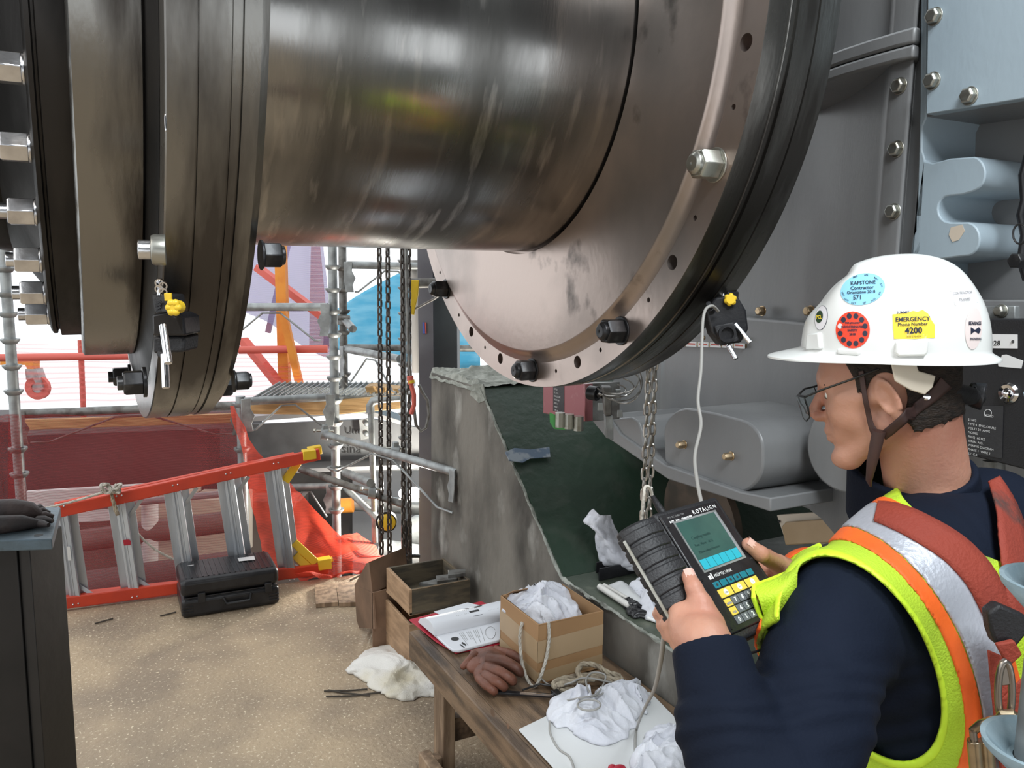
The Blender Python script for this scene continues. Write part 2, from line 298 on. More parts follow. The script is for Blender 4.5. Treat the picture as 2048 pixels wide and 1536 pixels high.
for (p0, p1) in (((1470, 648, 1.70), (1501, 685, 1.68)), ((1452, 683, 1.70), (1472, 718, 1.68))):
    a = onD(*p0); b = onD(*p1); MB().cyl(a, b, .0052, n=16).build('support_post', MT['chrome'], t, bevel=.0006)
for (p0, p1) in (((1445, 588, 1.76), (1450, 604, 1.75)), ((1414, 628, 1.76), (1424, 640, 1.75))):
    MB().cyl(onD(*p0), onD(*p1), .006, n=16).build('support_post', MT['chrome'], t)
a = onD(1452, 590, 1.76); MB().box(a+FW*.03+Vector((0,0,.0)), (.03, .07, .016)).build('chain_bracket', MT['blackm'], t, bevel=.003)
# left sensor
DS = .10
C = onD(338, 645, 1.30-DS)
t = thing('laser_alignment_sensor', 'black laser sensor without cable, clamped on the left flange near a serrated plug', 'laser sensor', C)
q = lambda px, py, D: onD(px, py, D-DS)
MB().slab([q(302, 588, 1.27), q(342, 590, 1.27), q(345, 626, 1.26), q(308, 626, 1.26)], FW*.05).build('emitter_block', MT['blackm'], t, bevel=.003)
m = MB()
for i in range(4): m.bar(q(313, 606+i*6, 1.262), q(322, 602+i*6, 1.262), .003, .003)
m.build('cooling_slots', MT['black'], t)
MB().slab([q(304, 628, 1.27), q(348, 626, 1.25), q(367, 632, 1.27), q(371, 672, 1.27), q(304, 672, 1.27)], FW*.06).build('body', MT['black'], t, bevel=.004)
MB().slab([q(305, 673, 1.28), q(370, 672, 1.28), q(368, 705, 1.28), q(306, 708, 1.28)], FW*.055).build('reflector_block', MT['blackm'], t, bevel=.004)
kc = q(347, 615, 1.235); k = MB()
for i in range(6):
    a = i*math.pi/3; k.ball(kc+RW*.006*math.cos(a)+UP*.007*math.sin(a), (.0055, .0055, .0055), 6)
k.cyl(kc+FW*.02, kc-FW*.004, .009, n=16).build('yellow_knob', MT['yel'], t)
MB().bar(q(336, 586, 1.26), q(337, 602, 1.26), .005, .01).build('yellow_lever', MT['yel'], t, bevel=.001)
for p0, p1 in (((326, 650, 1.235), (337, 727, 1.21)), ((329, 708, 1.25), (332, 776, 1.235))):
    MB().cyl(q(*p0), q(*p1), .0052, n=16).build('support_post', MT['chrome'], t, bevel=.0006)
m = MB()
for i in range(4): m.lathe([(0, .004), (.0, .006), (.006, .006), (.006, .004)], q(318+(i % 2)*8, 566+i*6, 1.27), (.3, 1, .2), 14, closed=True)
m.cyl(q(318, 560, 1.28), q(318, 592, 1.27), .003, n=10).build('clamp_chain_end', MT['chrome'], t)
MB().cyl(q(321, 706, 1.28), q(330, 712, 1.275), .006, n=14).build('post_sleeve', MT['blackm'], t)
# ------------------------------------------------------------ bearing housing
hs = thing('bearing_housing', 'massive grey painted cast housing with rounded bolted lugs behind the right flange disc', 'machine housing', onU(1541, 1024, 1.9))
prof = [(1240, 2.1), (1303, 2.1), (1318, 2.08), (1328, 2.0), (1500, 2.0), (1590, 1.99), (1640, 1.95), (1690, 1.87), (1730, 1.77), (1755, 1.7), (1764, 1.665), (1770, 1.66), (1806, 1.66), (1812, 1.664), (1815, 1.70), (1840, 1.70), (1843, 1.85), (2050, 1.86), (2400, 1.86)]
pl = [onU(x, 330, u) for x, u in prof]
def plan_slab(pts, z0, z1, back): 
    P = [Vector((p.x, p.y, z0)) for p in pts]+[Vector((back, pts[-1].y, z0)), Vector((back, pts[0].y, z0))]
    return MB().slab(P, (0, 0, z1-z0))
zt = onU(1780, 118, 1.66).z
plan_slab(pl, 1.045, 3.4, 2.8).build('casting_wall', MT['hous'], hs, bevel=.006)
lo = [onU(x, 720, u) for x, u in ((1322, 1.96), (1332, 1.925), (1560, 1.925), (1660, 1.9), (1745, 1.80), (1790, 1.72), (1830, 1.70))]
plan_slab(lo, 1.045, onU(1560, 641, 1.925).z, 2.4).build('lower_casting', MT['hous'], hs, bevel=.008)
def pxslab(pts, u, th): return MB().slab([onU(x, y, u) for x, y in pts], (th, 0, 0))
def arc(cx, cy, rx, ry, a0, a1, n=10): return [(cx+rx*math.cos(math.radians(a0+(a1-a0)*i/n)), cy-ry*math.sin(math.radians(a0+(a1-a0)*i/n))) for i in range(n+1)]
pxslab([(1176, 832), (1209, 872), (1336, 959), (1541, 1024), (1541, 996), (1480, 984), (1329, 930), (1240, 868), (1212, 828)], 1.58, .75).build('base_plate', MT['hous'], hs, bevel=.004)
lug = arc(1375, 868, 48, 52, 180, 90)+[(1430, 826)]+arc(1470, 900, 56, 62, 78, 0)+arc(1468, 925, 58, 62, 0, -95)+[(1400, 966)]+arc(1385, 925, 55, 40, 250, 180)
pxslab(lug, 1.6, .4).build('bolted_lug', MT['hous'], hs, bevel=.006)
pxslab(arc(1705, 890, 92, 98, 0, 352, 40), 1.72, .25).build('round_lug', MT['hous'], hs, bevel=.006)
pxslab([(1225, 838), (1262, 834), (1276, 842), (1284, 868), (1290, 905), (1225, 862)], 1.59, .5).build('end_lug', MT['hous'], hs, bevel=.006)
# split-line flanges at the top
def arcflange(y0, y1, u, top):
    pts = [onU(1846, y0[0], u)]
    return pts
def curved(name, pts_top, z0, z1, m):
    P = [Vector((p.x, p.y, z0)) for p in pts_top]+[Vector((2.3, pts_top[-1].y, z0)), Vector((2.3, pts_top[0].y, z0))]
    MB().slab(P, (0, 0, z1-z0)).build(name, m, hs, bevel=.006)
cur = [onU(x, 90, u) for x, u in ((1540, 1.80), (1590, 1.71), (1640, 1.675), (1690, 1.655), (1740, 1.645), (1790, 1.64), (1828, 1.64), (1838, 1.66), (1840, 1.72))]
z1, z2, z3 = onU(1800, 121, 1.64).z, onU(1800, 92, 1.64).z, onU(1800, 60, 1.64).z
curved('lower_joint_flange', cur, z1, z2-.0025, MT['hous']); curved('upper_joint_flange', cur, z2, z3, MT['hous'])
up = [onU(x, 30, u) for x, u in ((1540, 1.84), (1620, 1.74), (1700, 1.70), (1760, 1.69), (1835, 1.685), (1842, 1.72))]
curved('upper_casting', up, z3, 3.4, MT['hous'])
p = onU(1804, 45, 1.685); MB().lathe([(0, .018), (.006, .018), (.008, .012), (.004, .009), (.003, 0)], p, (-1, 0, 0), 24).build('threaded_port', MT['nut'], hs)
fing = [(1825, 700), (1818, 560), (1822, 526)]+[(1868, 520)]+[(1920, 513)]+arc(1932, 478, 28, 34, -80, 80, 8)+[(1900, 445)]+arc(1897, 418, 21, 26, -90, -270, 8)+[(1925, 389), (1945, 383)]+arc(1944, 347, 27, 34, -70, 80, 8)+[(1900, 317), (1866, 326), (1850, 322), (1844, 300), (1845, 252), (1852, 236), (1852, 60), (1855, -300), (1843, -300), (1840, 200), (1834, 420)]
pxslab(fing, 1.668, .2).build('finger_rib', MT['housl'], hs, bevel=.003)
pxslab([(1852, 229), (2330, 150), (2330, -320), (1860, -320)], 1.64, .03).build('cover_plate', MT['housl'], hs, bevel=.002)
pxslab([(1852, 234), (2330, 155), (2330, -320), (1853, -320)], 1.672, .19).build('cover_seat', MT['hous'], hs)
pxslab([(1830, 600), (2330, 600), (2330, 690), (1830, 690)], 1.66, .2).build('lower_ledge', MT['hous'], hs, bevel=.004)
pxslab([(1955, 612), (1955, 640), (2030, 640), (2030, 612)], 1.645, .02).build('ledge_plate', MT['galv'], hs, bevel=.002)
def hbolt(px, py, u, r, m, L=.014):
    p = onU(px, py, u); return MB().lathe([(0, r*1.15), (.003, r*1.15)], p, (-1, 0, 0), 24).hexa(p-XA*.003, (-1, 0, 0), r, L, ch=.25).build('hex_bolt', m, hs, bevel=.0012)
for x, y, u in ((1870, 33, 1.64), (1866, 162, 1.64), (1940, 192, 1.64), (1800, 172, 1.66), (1794, 298, 1.66), (1788, 423, 1.66)): hbolt(x, y, u, .0165, MT['boltm'])
for x, y, u in ((1369, 889, 1.6), (1463, 912, 1.6)): hbolt(x, y, u, .0115, MT['goldb'], .026)
for x, y, u in ((1525, 622, 1.97), (1622, 622, 1.93)): hbolt(x, y, u, .015, MT['goldb'], .02)
hbolt(2004, 622, 1.645, .012, MT['boltm'])
p = onU(1912, 466, 1.667); MB().slab([onU(x, y, 1.6675) for x, y in ((1898, 470), (1902, 455), (1925, 449), (1930, 462), (1918, 480), (1905, 484))], (-.0008, 0, 0)).build('bare_paint_patch', MT['cream'], hs)
m = MB(); u = 1.915
m.slab([onU(x, y, u) for x, y in ((1345, 684), (1345, 692), (1489, 696), (1489, 688))], (.012, 0, 0)); st = m.build('terminal_rail', MT['goldb'], hs)
for i in range(6):
    x = 1348+i*24; MB().slab([onU(x+a, y, u-.004) for a, y in ((0, 682+i*.8), (0, 692+i*.8), (20, 693+i*.8), (20, 683+i*.8))], (.004, 0, 0)).build('terminal_tag', MT['white'], st)
    MB().slab([onU(x+a, y, u-.0045) for a, y in ((2, 685+i*.8), (2, 688+i*.8), (18, 689+i*.8), (18, 686+i*.8))], (.001, 0, 0)).build('terminal_stripe', MT['redpaint'], st)
    MB().ball(onU(x+10, 674+i, u-.012), .009, 6).build('terminal_screw', MT['goldb'], st)
# hoses on the right edge
t = thing('cable_loom', 'black hose and ring hanging down the grey housing at the right edge of the photo', 'hose', onU(2042, 540, 1.7))
MB().tube([onU(x, y, 1.7) for x, y in ((2060, 300), (2046, 350), (2050, 400), (2042, 430), (2050, 470), (2043, 520), (2055, 560))], .009, 10).build('hose', MT['black'], t)
MB().tube([onU(2040+14*math.cos(a), 468+20*math.sin(a), 1.66) for a in [i*math.pi/8 for i in range(16)]], .002, 8, closed=True).build('wire_ring', MT['nut'], t)
MB().hexa(onU(2046, 522, 1.67), (-1, 0, 0), .016, .03).build('fitting', MT['nut'], t, bevel=.001)
# control panel
U = 1.56
t = thing('control_panel', 'black metal control box with white tag and black rating plate behind the hard hat', 'control box', onU(1980, 920, U))
pxslab([(1895, 638), (1895, 900), (2330, 1010), (2330, 638)], U, .08).build('enclosure', MT['blackm'], t, bevel=.003)
tg = pxslab([(1955, 668), (1955, 696), (2034, 697), (2034, 669)], U-.002, .002).build('tag_plate', MT['white'], t)
txt('063-028', onU(1955, 691, U-.0022), onU(2030, 691, U)-onU(1955, 691, U), UP, .0135, MT['ink'], tg, 'tag_number', bold=.0003)
MB().cyl(onU(2026, 683, U-.003), onU(2026, 683, U), .003, n=12).build('tag_rivet', MT['ink'], tg)
tp = pxslab([(2000, 722), (1996, 728), (1997, 733), (2042, 737), (2046, 722), (2012, 709), (2004, 710)], U-.0015, .0015).build('torn_sticker', MT['white'], t)
MB().lathe([(0, .02), (.003, .02), (.008, .016), (.006, .010), (.009, .006), (.009, 0)], onU(2018, 786, U), (-1, 0, 0), 32).build('panel_lock', MT['chrome'], t)
rp = pxslab([(1930, 812), (1930, 905), (2004, 917), (2007, 812)], U-.0015, .0015).build('rating_plate', MT['black'], t)
ey = UP; ex = Vector((0, -1, 0))
for i, s in enumerate(('LISTED', '2116/3', 'TYPE 4  ENCLOSURE', 'VOLTS 24  AMPS', 'MODEL', 'FREQ  60 HZ', 'SERIAL NO.', 'WIRING DIAGRAM', 'PHASE 1  WIRE 2', 'S.C.C.R.')):
    txt(s, onU(1936+(32 if i < 1 else 0), 832+i*8.5+(0), U-.0017)+Vector((0, 0, 0)), ex, ey, .0062, MT['white'], rp, 'plate_lettering')
MB().tube([onU(1976+7*math.cos(a), 826+7*math.sin(a), U-.0018) for a in [i*math.pi/10 for i in range(20)]], .0005, 4, closed=True).build('listing_mark', MT['white'], rp)
MB().cyl(onU(1988, 922, U+.05), onU(1988, 985, U+.05), .02, n=20).build('conduit', MT['galvd'], t)
# ------------------------------------------------------------ pedestal, floor
ped = thing('concrete_pedestal', 'stained concrete pedestal block with dark green painted slope and ledge under the grey housing', 'pedestal', (1.55, 2.5, 0))
U0 = 1.53; zt = onU(862, 745, U0).z; zl = .62
vb = onU(862, 900, U0).y; v1 = onU(962, 765, U0).y; v2 = onU(1122, 1166, U0).y
MB().slab([(U0, vb, -2.6), (U0, vb, zt), (U0, v1, zt), (U0, v2, zl), (U0, -1.2, zl), (U0, -1.2, -.3), (U0, v2, -.3)], (3.2, 0, 0)).build('concrete_core', MT['conc'], ped, bevel=.004)
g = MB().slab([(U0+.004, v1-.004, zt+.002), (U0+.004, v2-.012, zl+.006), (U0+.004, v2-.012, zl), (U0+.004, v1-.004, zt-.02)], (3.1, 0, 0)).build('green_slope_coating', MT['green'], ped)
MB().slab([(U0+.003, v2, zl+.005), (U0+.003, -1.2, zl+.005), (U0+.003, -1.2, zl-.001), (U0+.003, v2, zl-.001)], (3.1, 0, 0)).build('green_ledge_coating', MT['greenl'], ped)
def crust(path, w, name, m, up=(0, 0, 1), seed=0):
    random.seed(seed); vs = []; n = len(path); k = 7; mb = MB()
    for i, p in enumerate(path):
        for j in range(k):
            a = 2*math.pi*j/k; rr = w*(.55+.75*noise.noise(Vector(p)*22+Vector((j*3.1, seed, 0)))+.35*random.random()); vs.append(Vector(p)+Vector((math.cos(a)*rr, 0, math.sin(a)*rr)))
    fs = [(i*k+j, i*k+(j+1) % k, (i+1)*k+(j+1) % k, (i+1)*k+j) for i in range(n-1) for j in range(k)]
    return mb.add(vs, fs).build(name, m, ped, smooth=60)
def lerp(a, b, n): a, b = Vector(a), Vector(b); return [a+(b-a)*i/n for i in range(n+1)]
crust(lerp((U0, v1, zt), (U0, v2, zl), 120)+lerp((U0, v2-.01, zl), (U0, .2, zl), 320), .0085, 'coating_edge_drip', MT['rough'], seed=3)
# chipped block top
vs = []; n1, n2 = 40, 26
for i in range(n1):
    for j in range(n2):
        y = vb+.01+(v1-vb-.02)*i/(n1-1); x = U0-.006+.45*j/(n2-1); h = .012+.03*max(0, noise.noise(Vector((x*14, y*14, 1))))+.012*noise.noise(Vector((x*45, y*45, 5)))
        if j == 0: h = -.02-.035*abs(noise.noise(Vector((y*9, 3, 2)))) - (.05 if y < v1+.12 and y > v1+.02 else 0)*0
        vs.append((x, y, zt+h))
MB().add(vs, [(i*n2+j, (i+1)*n2+j, (i+1)*n2+j+1, i*n2+j+1) for i in range(n1-1) for j in range(n2-1)]).build('broken_grout_top', MT['rough'], ped, smooth=20)
m = MB(); m.slab([onU(x, y, U0-.003) for x, y in ((945, 768), (966, 768), (972, 800), (958, 806), (940, 790))], (.004, 0, 0)).build('spalled_corner', MT['rough'], ped)
# tape smudge on the slope
def onSlope(px, py, off=.008):
    n = Vector((0, zl-zt, v2-v1)); n = Vector((0, -(zt-zl), -(v2-v1)))  # outward
    n = Vector((0, -(zt-zl), (v1-v2))).normalized(); return onP(px, py, Vector((U0, v2-.012, zl+.006))+n*off, n)
MB().slab([onSlope(x, y) for x, y in ((1010, 905), (1028, 897), (1060, 900), (1098, 895), (1100, 915), (1060, 918), (1045, 926), (1018, 922))], (0, -.003, .003)).build('blue_tape_scrap', mat('faded_blue_tape', (.12, .17, .24), .4, 0, (.3, .34, .38), 18, .5, .6), ped)
# floor and walls
fl = [onZ(-700, 1395, 0), onZ(60, 1226, 0), onZ(640, 1158, 0), onZ(864, 1132, 0)]
F = MB().slab([*fl, (U0+.01, fl[3].y, 0), (U0+.01, -4, 0), (-6, -4, 0), (-6, fl[0].y, 0)][::-1], (0, 0, -.3)); struct(F.build('floor', MT['floor']))
struct(MB().box((3, 4, -2.7), (30, 26, .2)).build('floor_lower', MT['lowfl']))
struct(MB().box((1.0, -3.3, 3.75), (9, .2, 4.7)).box((-4.2, -3.3, .7), (1.6, .2, 1.4)).box((5.5, -3.3, .7), (2.6, .2, 1.4)).build('wall_back', MT['ceil']))
struct(MB().box((1.6, -.2, 4.1), (6.0, 5.6, .15)).build('ceiling', MT['ceil']))
struct(MB().box((4.95, 0, 2.0), (.2, 7, 9)).build('wall_right', MT['ceil']))
# ------------------------------------------------------------ scaffolding and background
def post(name, label, px, py, D, ztop, zbot, cups, r=.027, m='galv', cupr=1.75, group=None):
    p = onD(px, py, D); t = thing(name, label, 'scaffold post', (p.x, p.y, zbot), group)
    MB().cyl((p.x, p.y, zbot), (p.x, p.y, ztop), r, n=18).build('tube', MT[m], t)
    for cy in cups:
        z = onD(px, cy, D).z; MB().lathe([(-.5*r, r*1.02), (-.4*r, r*1.25), (.25*r, r*cupr), (.55*r, r*cupr), (.5*r, r*1.2), (.2*r, r*1.02)], (p.x, p.y, z), (0, 0, 1), 20, closed=True).build('cup', MT[m], t)
    return t
post('scaffold_post', 'grey scaffold post with cups at the far left, rising out of red netting', 18, 650, 4.35, 4.2, -2.6, (540, 590, 630, 683, 735, 785, 900, 950))
post('scaffold_post', 'tall grey scaffold post with cups, left one of the pair behind the shaft', 667, 650, 5.0, 4.2, -.35, (535, 581, 625, 671, 715, 758, 803, 848, 893, 938, 975, 1022))
post('scaffold_post', 'thinner rusty scaffold post, right one of the pair behind the shaft', 686, 600, 5.4, 4.2, .82, (538, 581, 624, 666, 750), r=.026, m='galvd')
post('scaffold_post', 'scaffold post hidden behind dark chains and wire rope left of the pedestal', 807, 700, 4.65, 4.2, -2.6, (523, 577, 628, 679, 731, 782, 829, 877), r=.018)
post('scaffold_post', 'short grey scaffold post in front of netting left of the ladder feet', 481, 800, 4.75, .98, -2.6, (810, 900), r=.027)
def bracket(m, p, d, s, n, down=1):
    # punched end plate of a ledger: p end point, d direction along the tube, s size
    d = Vector(d).normalized(); q = lambda a, b: p+d*a*s+UP*b*s*down
    m.slab([q(-.25, .25), q(.5, .3), (q(.45, -.5)), q(.75, -1.1), q(.5, -1.7), q(.6, -2.3), q(-.1, -2.3), q(-.25, -1.2)], n*.006)
def ledger(label, a, b, r=.024, m='galv', ends=(1, 1), brace=True, bs=.075, name='scaffold_ledger', drop=.2, group=None):
    a, b = Vector(a), Vector(b); t = thing(name, label, 'scaffold tube', (a+b)/2, group); n = (b-a).cross(UP).normalized(); n = n if n.dot(FW) < 0 else -n
    MB().cyl(a, b, r, n=16).build('tube', MT[m], t)
    d = (b-a).normalized(); L = (b-a).length
    for e, p, s in ((ends[0], a, 1), (ends[1], b, -1)):
        if e: k = MB(); bracket(k, p+n*r*1.1, d*s, bs, n); k.build('end_bracket', MT[m], t, bevel=.002)
    if brace:
        c = (a+b)/2; MB().tube([a+d*bs*.6-UP*drop, a+d*L*.12-UP*drop, c-d*L*.08-UP*r*1.5, c+d*L*.08-UP*r*1.5, b-d*L*.12-UP*drop, b-d*bs*.6-UP*drop], .006, 8).build('brace_rod', MT[m], t)
    return t
ledger('grey scaffold ledger with black tie in front of the orange poles', onD(430, 614, 4.95), onD(655, 614, 4.95), ends=(0, 1))
ledger('upper grey scaffold ledger crossing behind the chains above the blue tarp', onD(695, 530, 5.35), onD(870, 533, 5.35), ends=(1, 0), drop=.17)
ledger('pale grey scaffold ledger with bent brace at the grating edge above lumber', onD(488, 803, 4.72), onD(662, 794, 4.9), ends=(1, 1), drop=.17)
ledger('pale scaffold ledger running away to the right above the white haze', onD(690, 698, 5.3), onD(800, 718, 4.7), ends=(1, 0), drop=.2)
ledger('horizontal dark scaffold tube along the foot of the blue tarp', onD(690, 695, 5.9), onD(950, 697, 5.9), ends=(0, 0), brace=False, m='galvd')
ledger('long sloping scaffold ledger reaching the pedestal with hanging bracket', onD(648, 868, 4.85), onD(915, 946, 3.75), r=.021, ends=(0, 1), drop=.2, bs=.06)
ledger('rusty sloping scaffold tube below the long ledger', onD(600, 938, 4.75), onD(815, 1012, 4.45), r=.02, m='galvd', ends=(0, 0), brace=False)
ledger('stub of scaffold tube with open end beside the post', onD(690, 945, 4.6), onD(741, 966, 4.3), r=.023, ends=(0, 0), brace=False)
ledger('lower scaffold ledger behind the ladder end', onD(560, 975, 5.1), onD(665, 972, 5.1), r=.022, ends=(0, 1), drop=.2)
ledger('thin diagonal scaffold pipe dropping right of the post', onD(690, 975, 5.1), onD(770, 1052, 4.8), r=.02, ends=(0, 0), brace=False)
ledger('yellow-painted scaffold tube with yellow bracket left of the flange disc', onD(812, 567, 4.4), onD(905, 565, 4.4), r=.026, m='galvd', ends=(0, 0), brace=False)
t = thing('yellow_bracket', 'bright yellow painted scaffold bracket hanging under a tube left of the disc', 'bracket', onD(828, 600, 4.38))
MB().slab([onD(x, y, 4.37) for x, y in ((820, 560), (838, 560), (836, 590), (831, 612), (828, 630), (820, 628), (822, 600))], FW*.03).build('plate', MT['yel'], t, bevel=.003)
MB().tube([onD(832, 617, 4.37), onD(868, 598, 4.1), onD(895, 578, 3.9)], .007, 8).build('rod', MT['galvd'], t)
def redtube(label, a, b, r, m='redpaint', name='guard_rail', cat='rail'):
    return tag(MB().cyl(a, b, r, n=14).build(name, MT[m]), label, cat)
redtube('red guard rail across the white daylight beside the orange poles', onD(478, 700, 6.0), onD(655, 698, 6.0), .028)
redtube('red guard rail at the far left behind the dark bolted flange', onD(-60, 716, 6.0), onD(262, 712, 6.0), .028)
tag(MB().bar(onD(515, 535, 6.4), onD(655, 640, 6.2), .07, .05).build('diagonal_brace', MT['redpaint']), 'upper red diagonal brace crossing the lavender netting', 'brace')
tag(MB().bar(onD(486, 680, 6.2), onD(572, 785, 6.0), .07, .05).build('diagonal_brace', MT['redpaint']), 'lower red diagonal brace running to the orange pole foot', 'brace')
tag(MB().bar(onD(561, 480, 6.1), onD(570, 785, 6.1), .075, .075).build('orange_pole', MT['orange']), 'upright bright orange timber pole behind the grey ledger', 'pole')
tag(MB().bar(onD(565, 620, 5.9), onD(603, 785, 5.9), .05, .05).build('orange_pole', MT['orange']), 'leaning orange timber pole crossing the upright one', 'pole')
tag(MB().bar(onD(578, 480, 7.2), onD(536, 665, 7.2), .05, .04).build('netting_pole', mat('purple_pole', (.42, .22, .3), .6)), 'thin purplish pole seen through the lavender netting', 'pole')
redtube('upright red tube in the white daylight below the dark drum', onD(161, 680, 6.6), onD(168, 850, 6.6), .022)
t = thing('pipe_clamp', 'rusty swivel clamp with short tube on the right post of the pair', 'clamp', onD(692, 640, 5.3))
MB().lathe([(-.03, .03), (-.03, .042), (.03, .042), (.03, .03)], onD(687, 640, 5.4), (0, 0, 1), 20, closed=True).cyl(onD(675, 636, 5.33), onD(700, 636, 5.33), .015).build('jaws', MT['galvd'], t, bevel=.003)
MB().cyl(onD(690, 640, 5.36), onD(706, 658, 5.2), .025, n=16).build('stub_tube', MT['galv'], t)
for i, (x, y, d) in enumerate(((650, 868, 4.85), (791, 904, 4.3), (745, 985, 4.5))):
    t = thing('pipe_clamp', ('galvanised clamp joining the long sloping ledger to the left post', 'galvanised clamp joining the sloping ledger to the chain-hidden post', 'small clamp on the rusty sloping tube')[i], 'clamp', onD(x, y, d))
    p = onD(x, y, d); MB().lathe([(-.022, .024), (-.022, .036), (.022, .036), (.022, .024)], p, (.9, -.4, -.1), 18, closed=True).box(p+UP*.04, (.03, .03, .03)).build('jaws', MT['galv'], t, bevel=.003)
    MB().cyl(p+UP*.02-RW*.05, p+UP*.02+RW*.05, .007, n=10).hexa(p+UP*.02-RW*.055, -RW, .012, .012).build('bolt', MT['boltm'], t)
# grating platform
t = thing('grating_platform', 'steel grating walkway at eye-low height behind the chains, edged with lumber', 'walkway', onD(680, 790, 5.4))
m = MB(); zg = onD(680, 783, 5.3).z
pA, pB, pC, pD = onZ(505, 800, zg), onZ(800, 792, zg), onZ(830, 767, zg), onZ(560, 767, zg)
for i in range(26):
    f = i/25; a = pA.lerp(pB, f); b = pD.lerp(pC, f); m.bar(a, b, .008, .03)
for i in range(14):
    f = i/13; m.bar(pA.lerp(pD, f), pB.lerp(pC, f), .01, .012)
m.build('grating', MT['galv'], t)
MB().slab([onD(x, y, 5.05) for x, y in ((500, 808), (662, 800), (800, 792), (800, 818), (662, 830), (500, 828))], FW*.04).build('edge_lumber', MT['wood'], t, bevel=.003)
tag(MB().slab([onD(x, y, 5.2) for x, y in ((730, 774), (745, 772), (795, 778), (797, 786), (735, 789))], FW*.15).build('lumber_offcut', MT['wood']), 'pale lumber offcut lying on the grating behind the chains', 'wood')
tag(MB().slab([onD(x, y, 5.1) for x, y in ((782, 795), (802, 798), (802, 806), (775, 812))], FW*.05).build('orange_board', MT['orange']), 'small orange board end between the two chain groups', 'board')
t = thing('ledge_lumber', 'orange-looking lumber edge and steel channel behind the red netting above the ladder', 'lumber', onD(260, 850, 5.0))
MB().slab([onD(x, y, 5.0) for x, y in ((48, 840), (470, 828), (470, 846), (48, 860))], FW*.04).build('board', MT['wood'], t, bevel=.003); MB().slab([onD(x, y, 4.98) for x, y in ((48, 861), (470, 847), (470, 856), (48, 871))], FW*.1).build('channel', MT['hous'], t)
ledger('veiled scaffold ledger along the top hem of the wide red netting', onD(40, 828, 4.62), onD(480, 811, 4.85), r=.026, m='galvd', drop=.17)
t = thing('dark_backing', 'long dark backing added behind the red netting to block the white daylight', 'duct', onD(200, 1000, 6.6))  # dark slabs added so the net is not backed by white sky
MB().slab([onD(x, y, 6.6) for x, y in ((-500, 850), (480, 838), (480, 1010), (-500, 1030))], FW*.6).build('side', mat('maroon_dark_backing', (.05, .04, .04), .6, 0, (.03, .025, .025), 2), t)
MB().slab([onD(x, y, 6.9) for x, y in ((-500, 1020), (600, 1003), (600, 1300), (-500, 1300))], FW*.3).build('lower_side', mat('brown_backing', (.16, .12, .1), .7, 0, (.1, .08, .07), 2), t)
t = thing('steel_beam', 'grey steel I-beam with handwriting below the grating walkway', 'beam', onD(680, 940, 5.5))
MB().slab([onD(x, y, 5.6) for x, y in ((440, 852), (745, 838), (860, 860), (860, 940), (600, 944), (440, 948))], FW*.03).build('web', mat('dark_beam_grey', (.1, .105, .11), .5, 0, (.06, .062, .065), 3), t)
MB().slab([onD(x, y, 5.35) for x, y in ((440, 838), (725, 817), (802, 842), (802, 850), (724, 826), (440, 848))], FW*.2).build('top_flange', MT['hous'], t)
MB().slab([onD(x, y, 5.4) for x, y in ((440, 944), (850, 928), (850, 936), (440, 952))], FW*.2).build('bottom_flange', MT['hous'], t)
txt('Um', onD(690, 868, 5.59), RW, UP, .07, MT['ink'], t, 'handwriting'); txt('sina', onD(684, 906, 5.59), RW, UP, .09, MT['ink'], t, 'handwriting')
MB().slab([onD(x, y, 5.5) for x, y in ((718, 840), (738, 836), (742, 876), (722, 880))], FW*.02).ball(onD(733, 848, 5.49), .018, 6).ball(onD(733, 868, 5.49), .018, 6).build('bolt_plate', MT['galv'], t)
t = thing('elbow_pipe', 'slim grey pipe with threaded elbow standing left of the dark chains', 'pipe', onD(742, 1000, 4.9))
MB().tube([onD(800, 797, 4.9), onD(757, 801, 4.9), onD(746, 803, 4.9), onD(741, 812, 4.9), onD(742, 830, 4.9), onD(750, 1085, 4.9)], .018, 14).build('pipe', MT['galv'], t)
MB().tube([onD(760, 800, 4.9), onD(746, 802, 4.9), onD(740.5, 812, 4.9), onD(741, 826, 4.9)], .026, 14).build('elbow', MT['galv'], t)
t = thing('steel_column', 'grey steel column standing behind the pedestal and left of the flange disc', 'column', onD(870, 900, 4.9))
MB().slab([onD(x, y, 4.9) for x, y in ((833, 380), (864, 380), (867, 760), (868, 1180), (838, 1180), (838, 760))], FW*.02).build('flange', mat('violet_grey_paint', (.16, .155, .17), .45, 0, (.12, .115, .13), 3), t)
MB().slab([onD(x, y, 5.0) for x, y in ((864, 380), (912, 380), (918, 1180), (868, 1180))], FW*.25).build('web', mat('dark_blue_grey_paint', (.055, .065, .07), .5, 0, (.04, .045, .05), 3), t)
MB().slab([onD(x, y, 4.89) for x, y in ((845, 645), (849, 645), (850, 667), (846, 667))], FW*.01).build('blue_paint_mark', mat('blue_mark', (.1, .15, .5), .6), t)
MB().slab([onD(x, y, 4.89) for x, y in ((849.5, 645), (852, 645), (853, 667), (850.5, 667))], FW*.01).build('red_paint_mark', MT['redpaint'], t)
tag(MB().cyl(onD(828, 520, 5.4), onD(832, 745, 5.4), .028, n=16).build('downpipe', mat('grey_pipe', (.4, .38, .36), .5)), 'pale grey vertical pipe left of the steel column', 'pipe')
for (xa, xb, lab) in ((640, 880, 'overhead scaffold tube behind the shaft carrying the chains'),):
    tag(MB().cyl(onD(xa, 290, 5.0), onD(xb, 290, 4.2), .03).build('overhead_tube', MT['galv']), lab, 'scaffold tube')
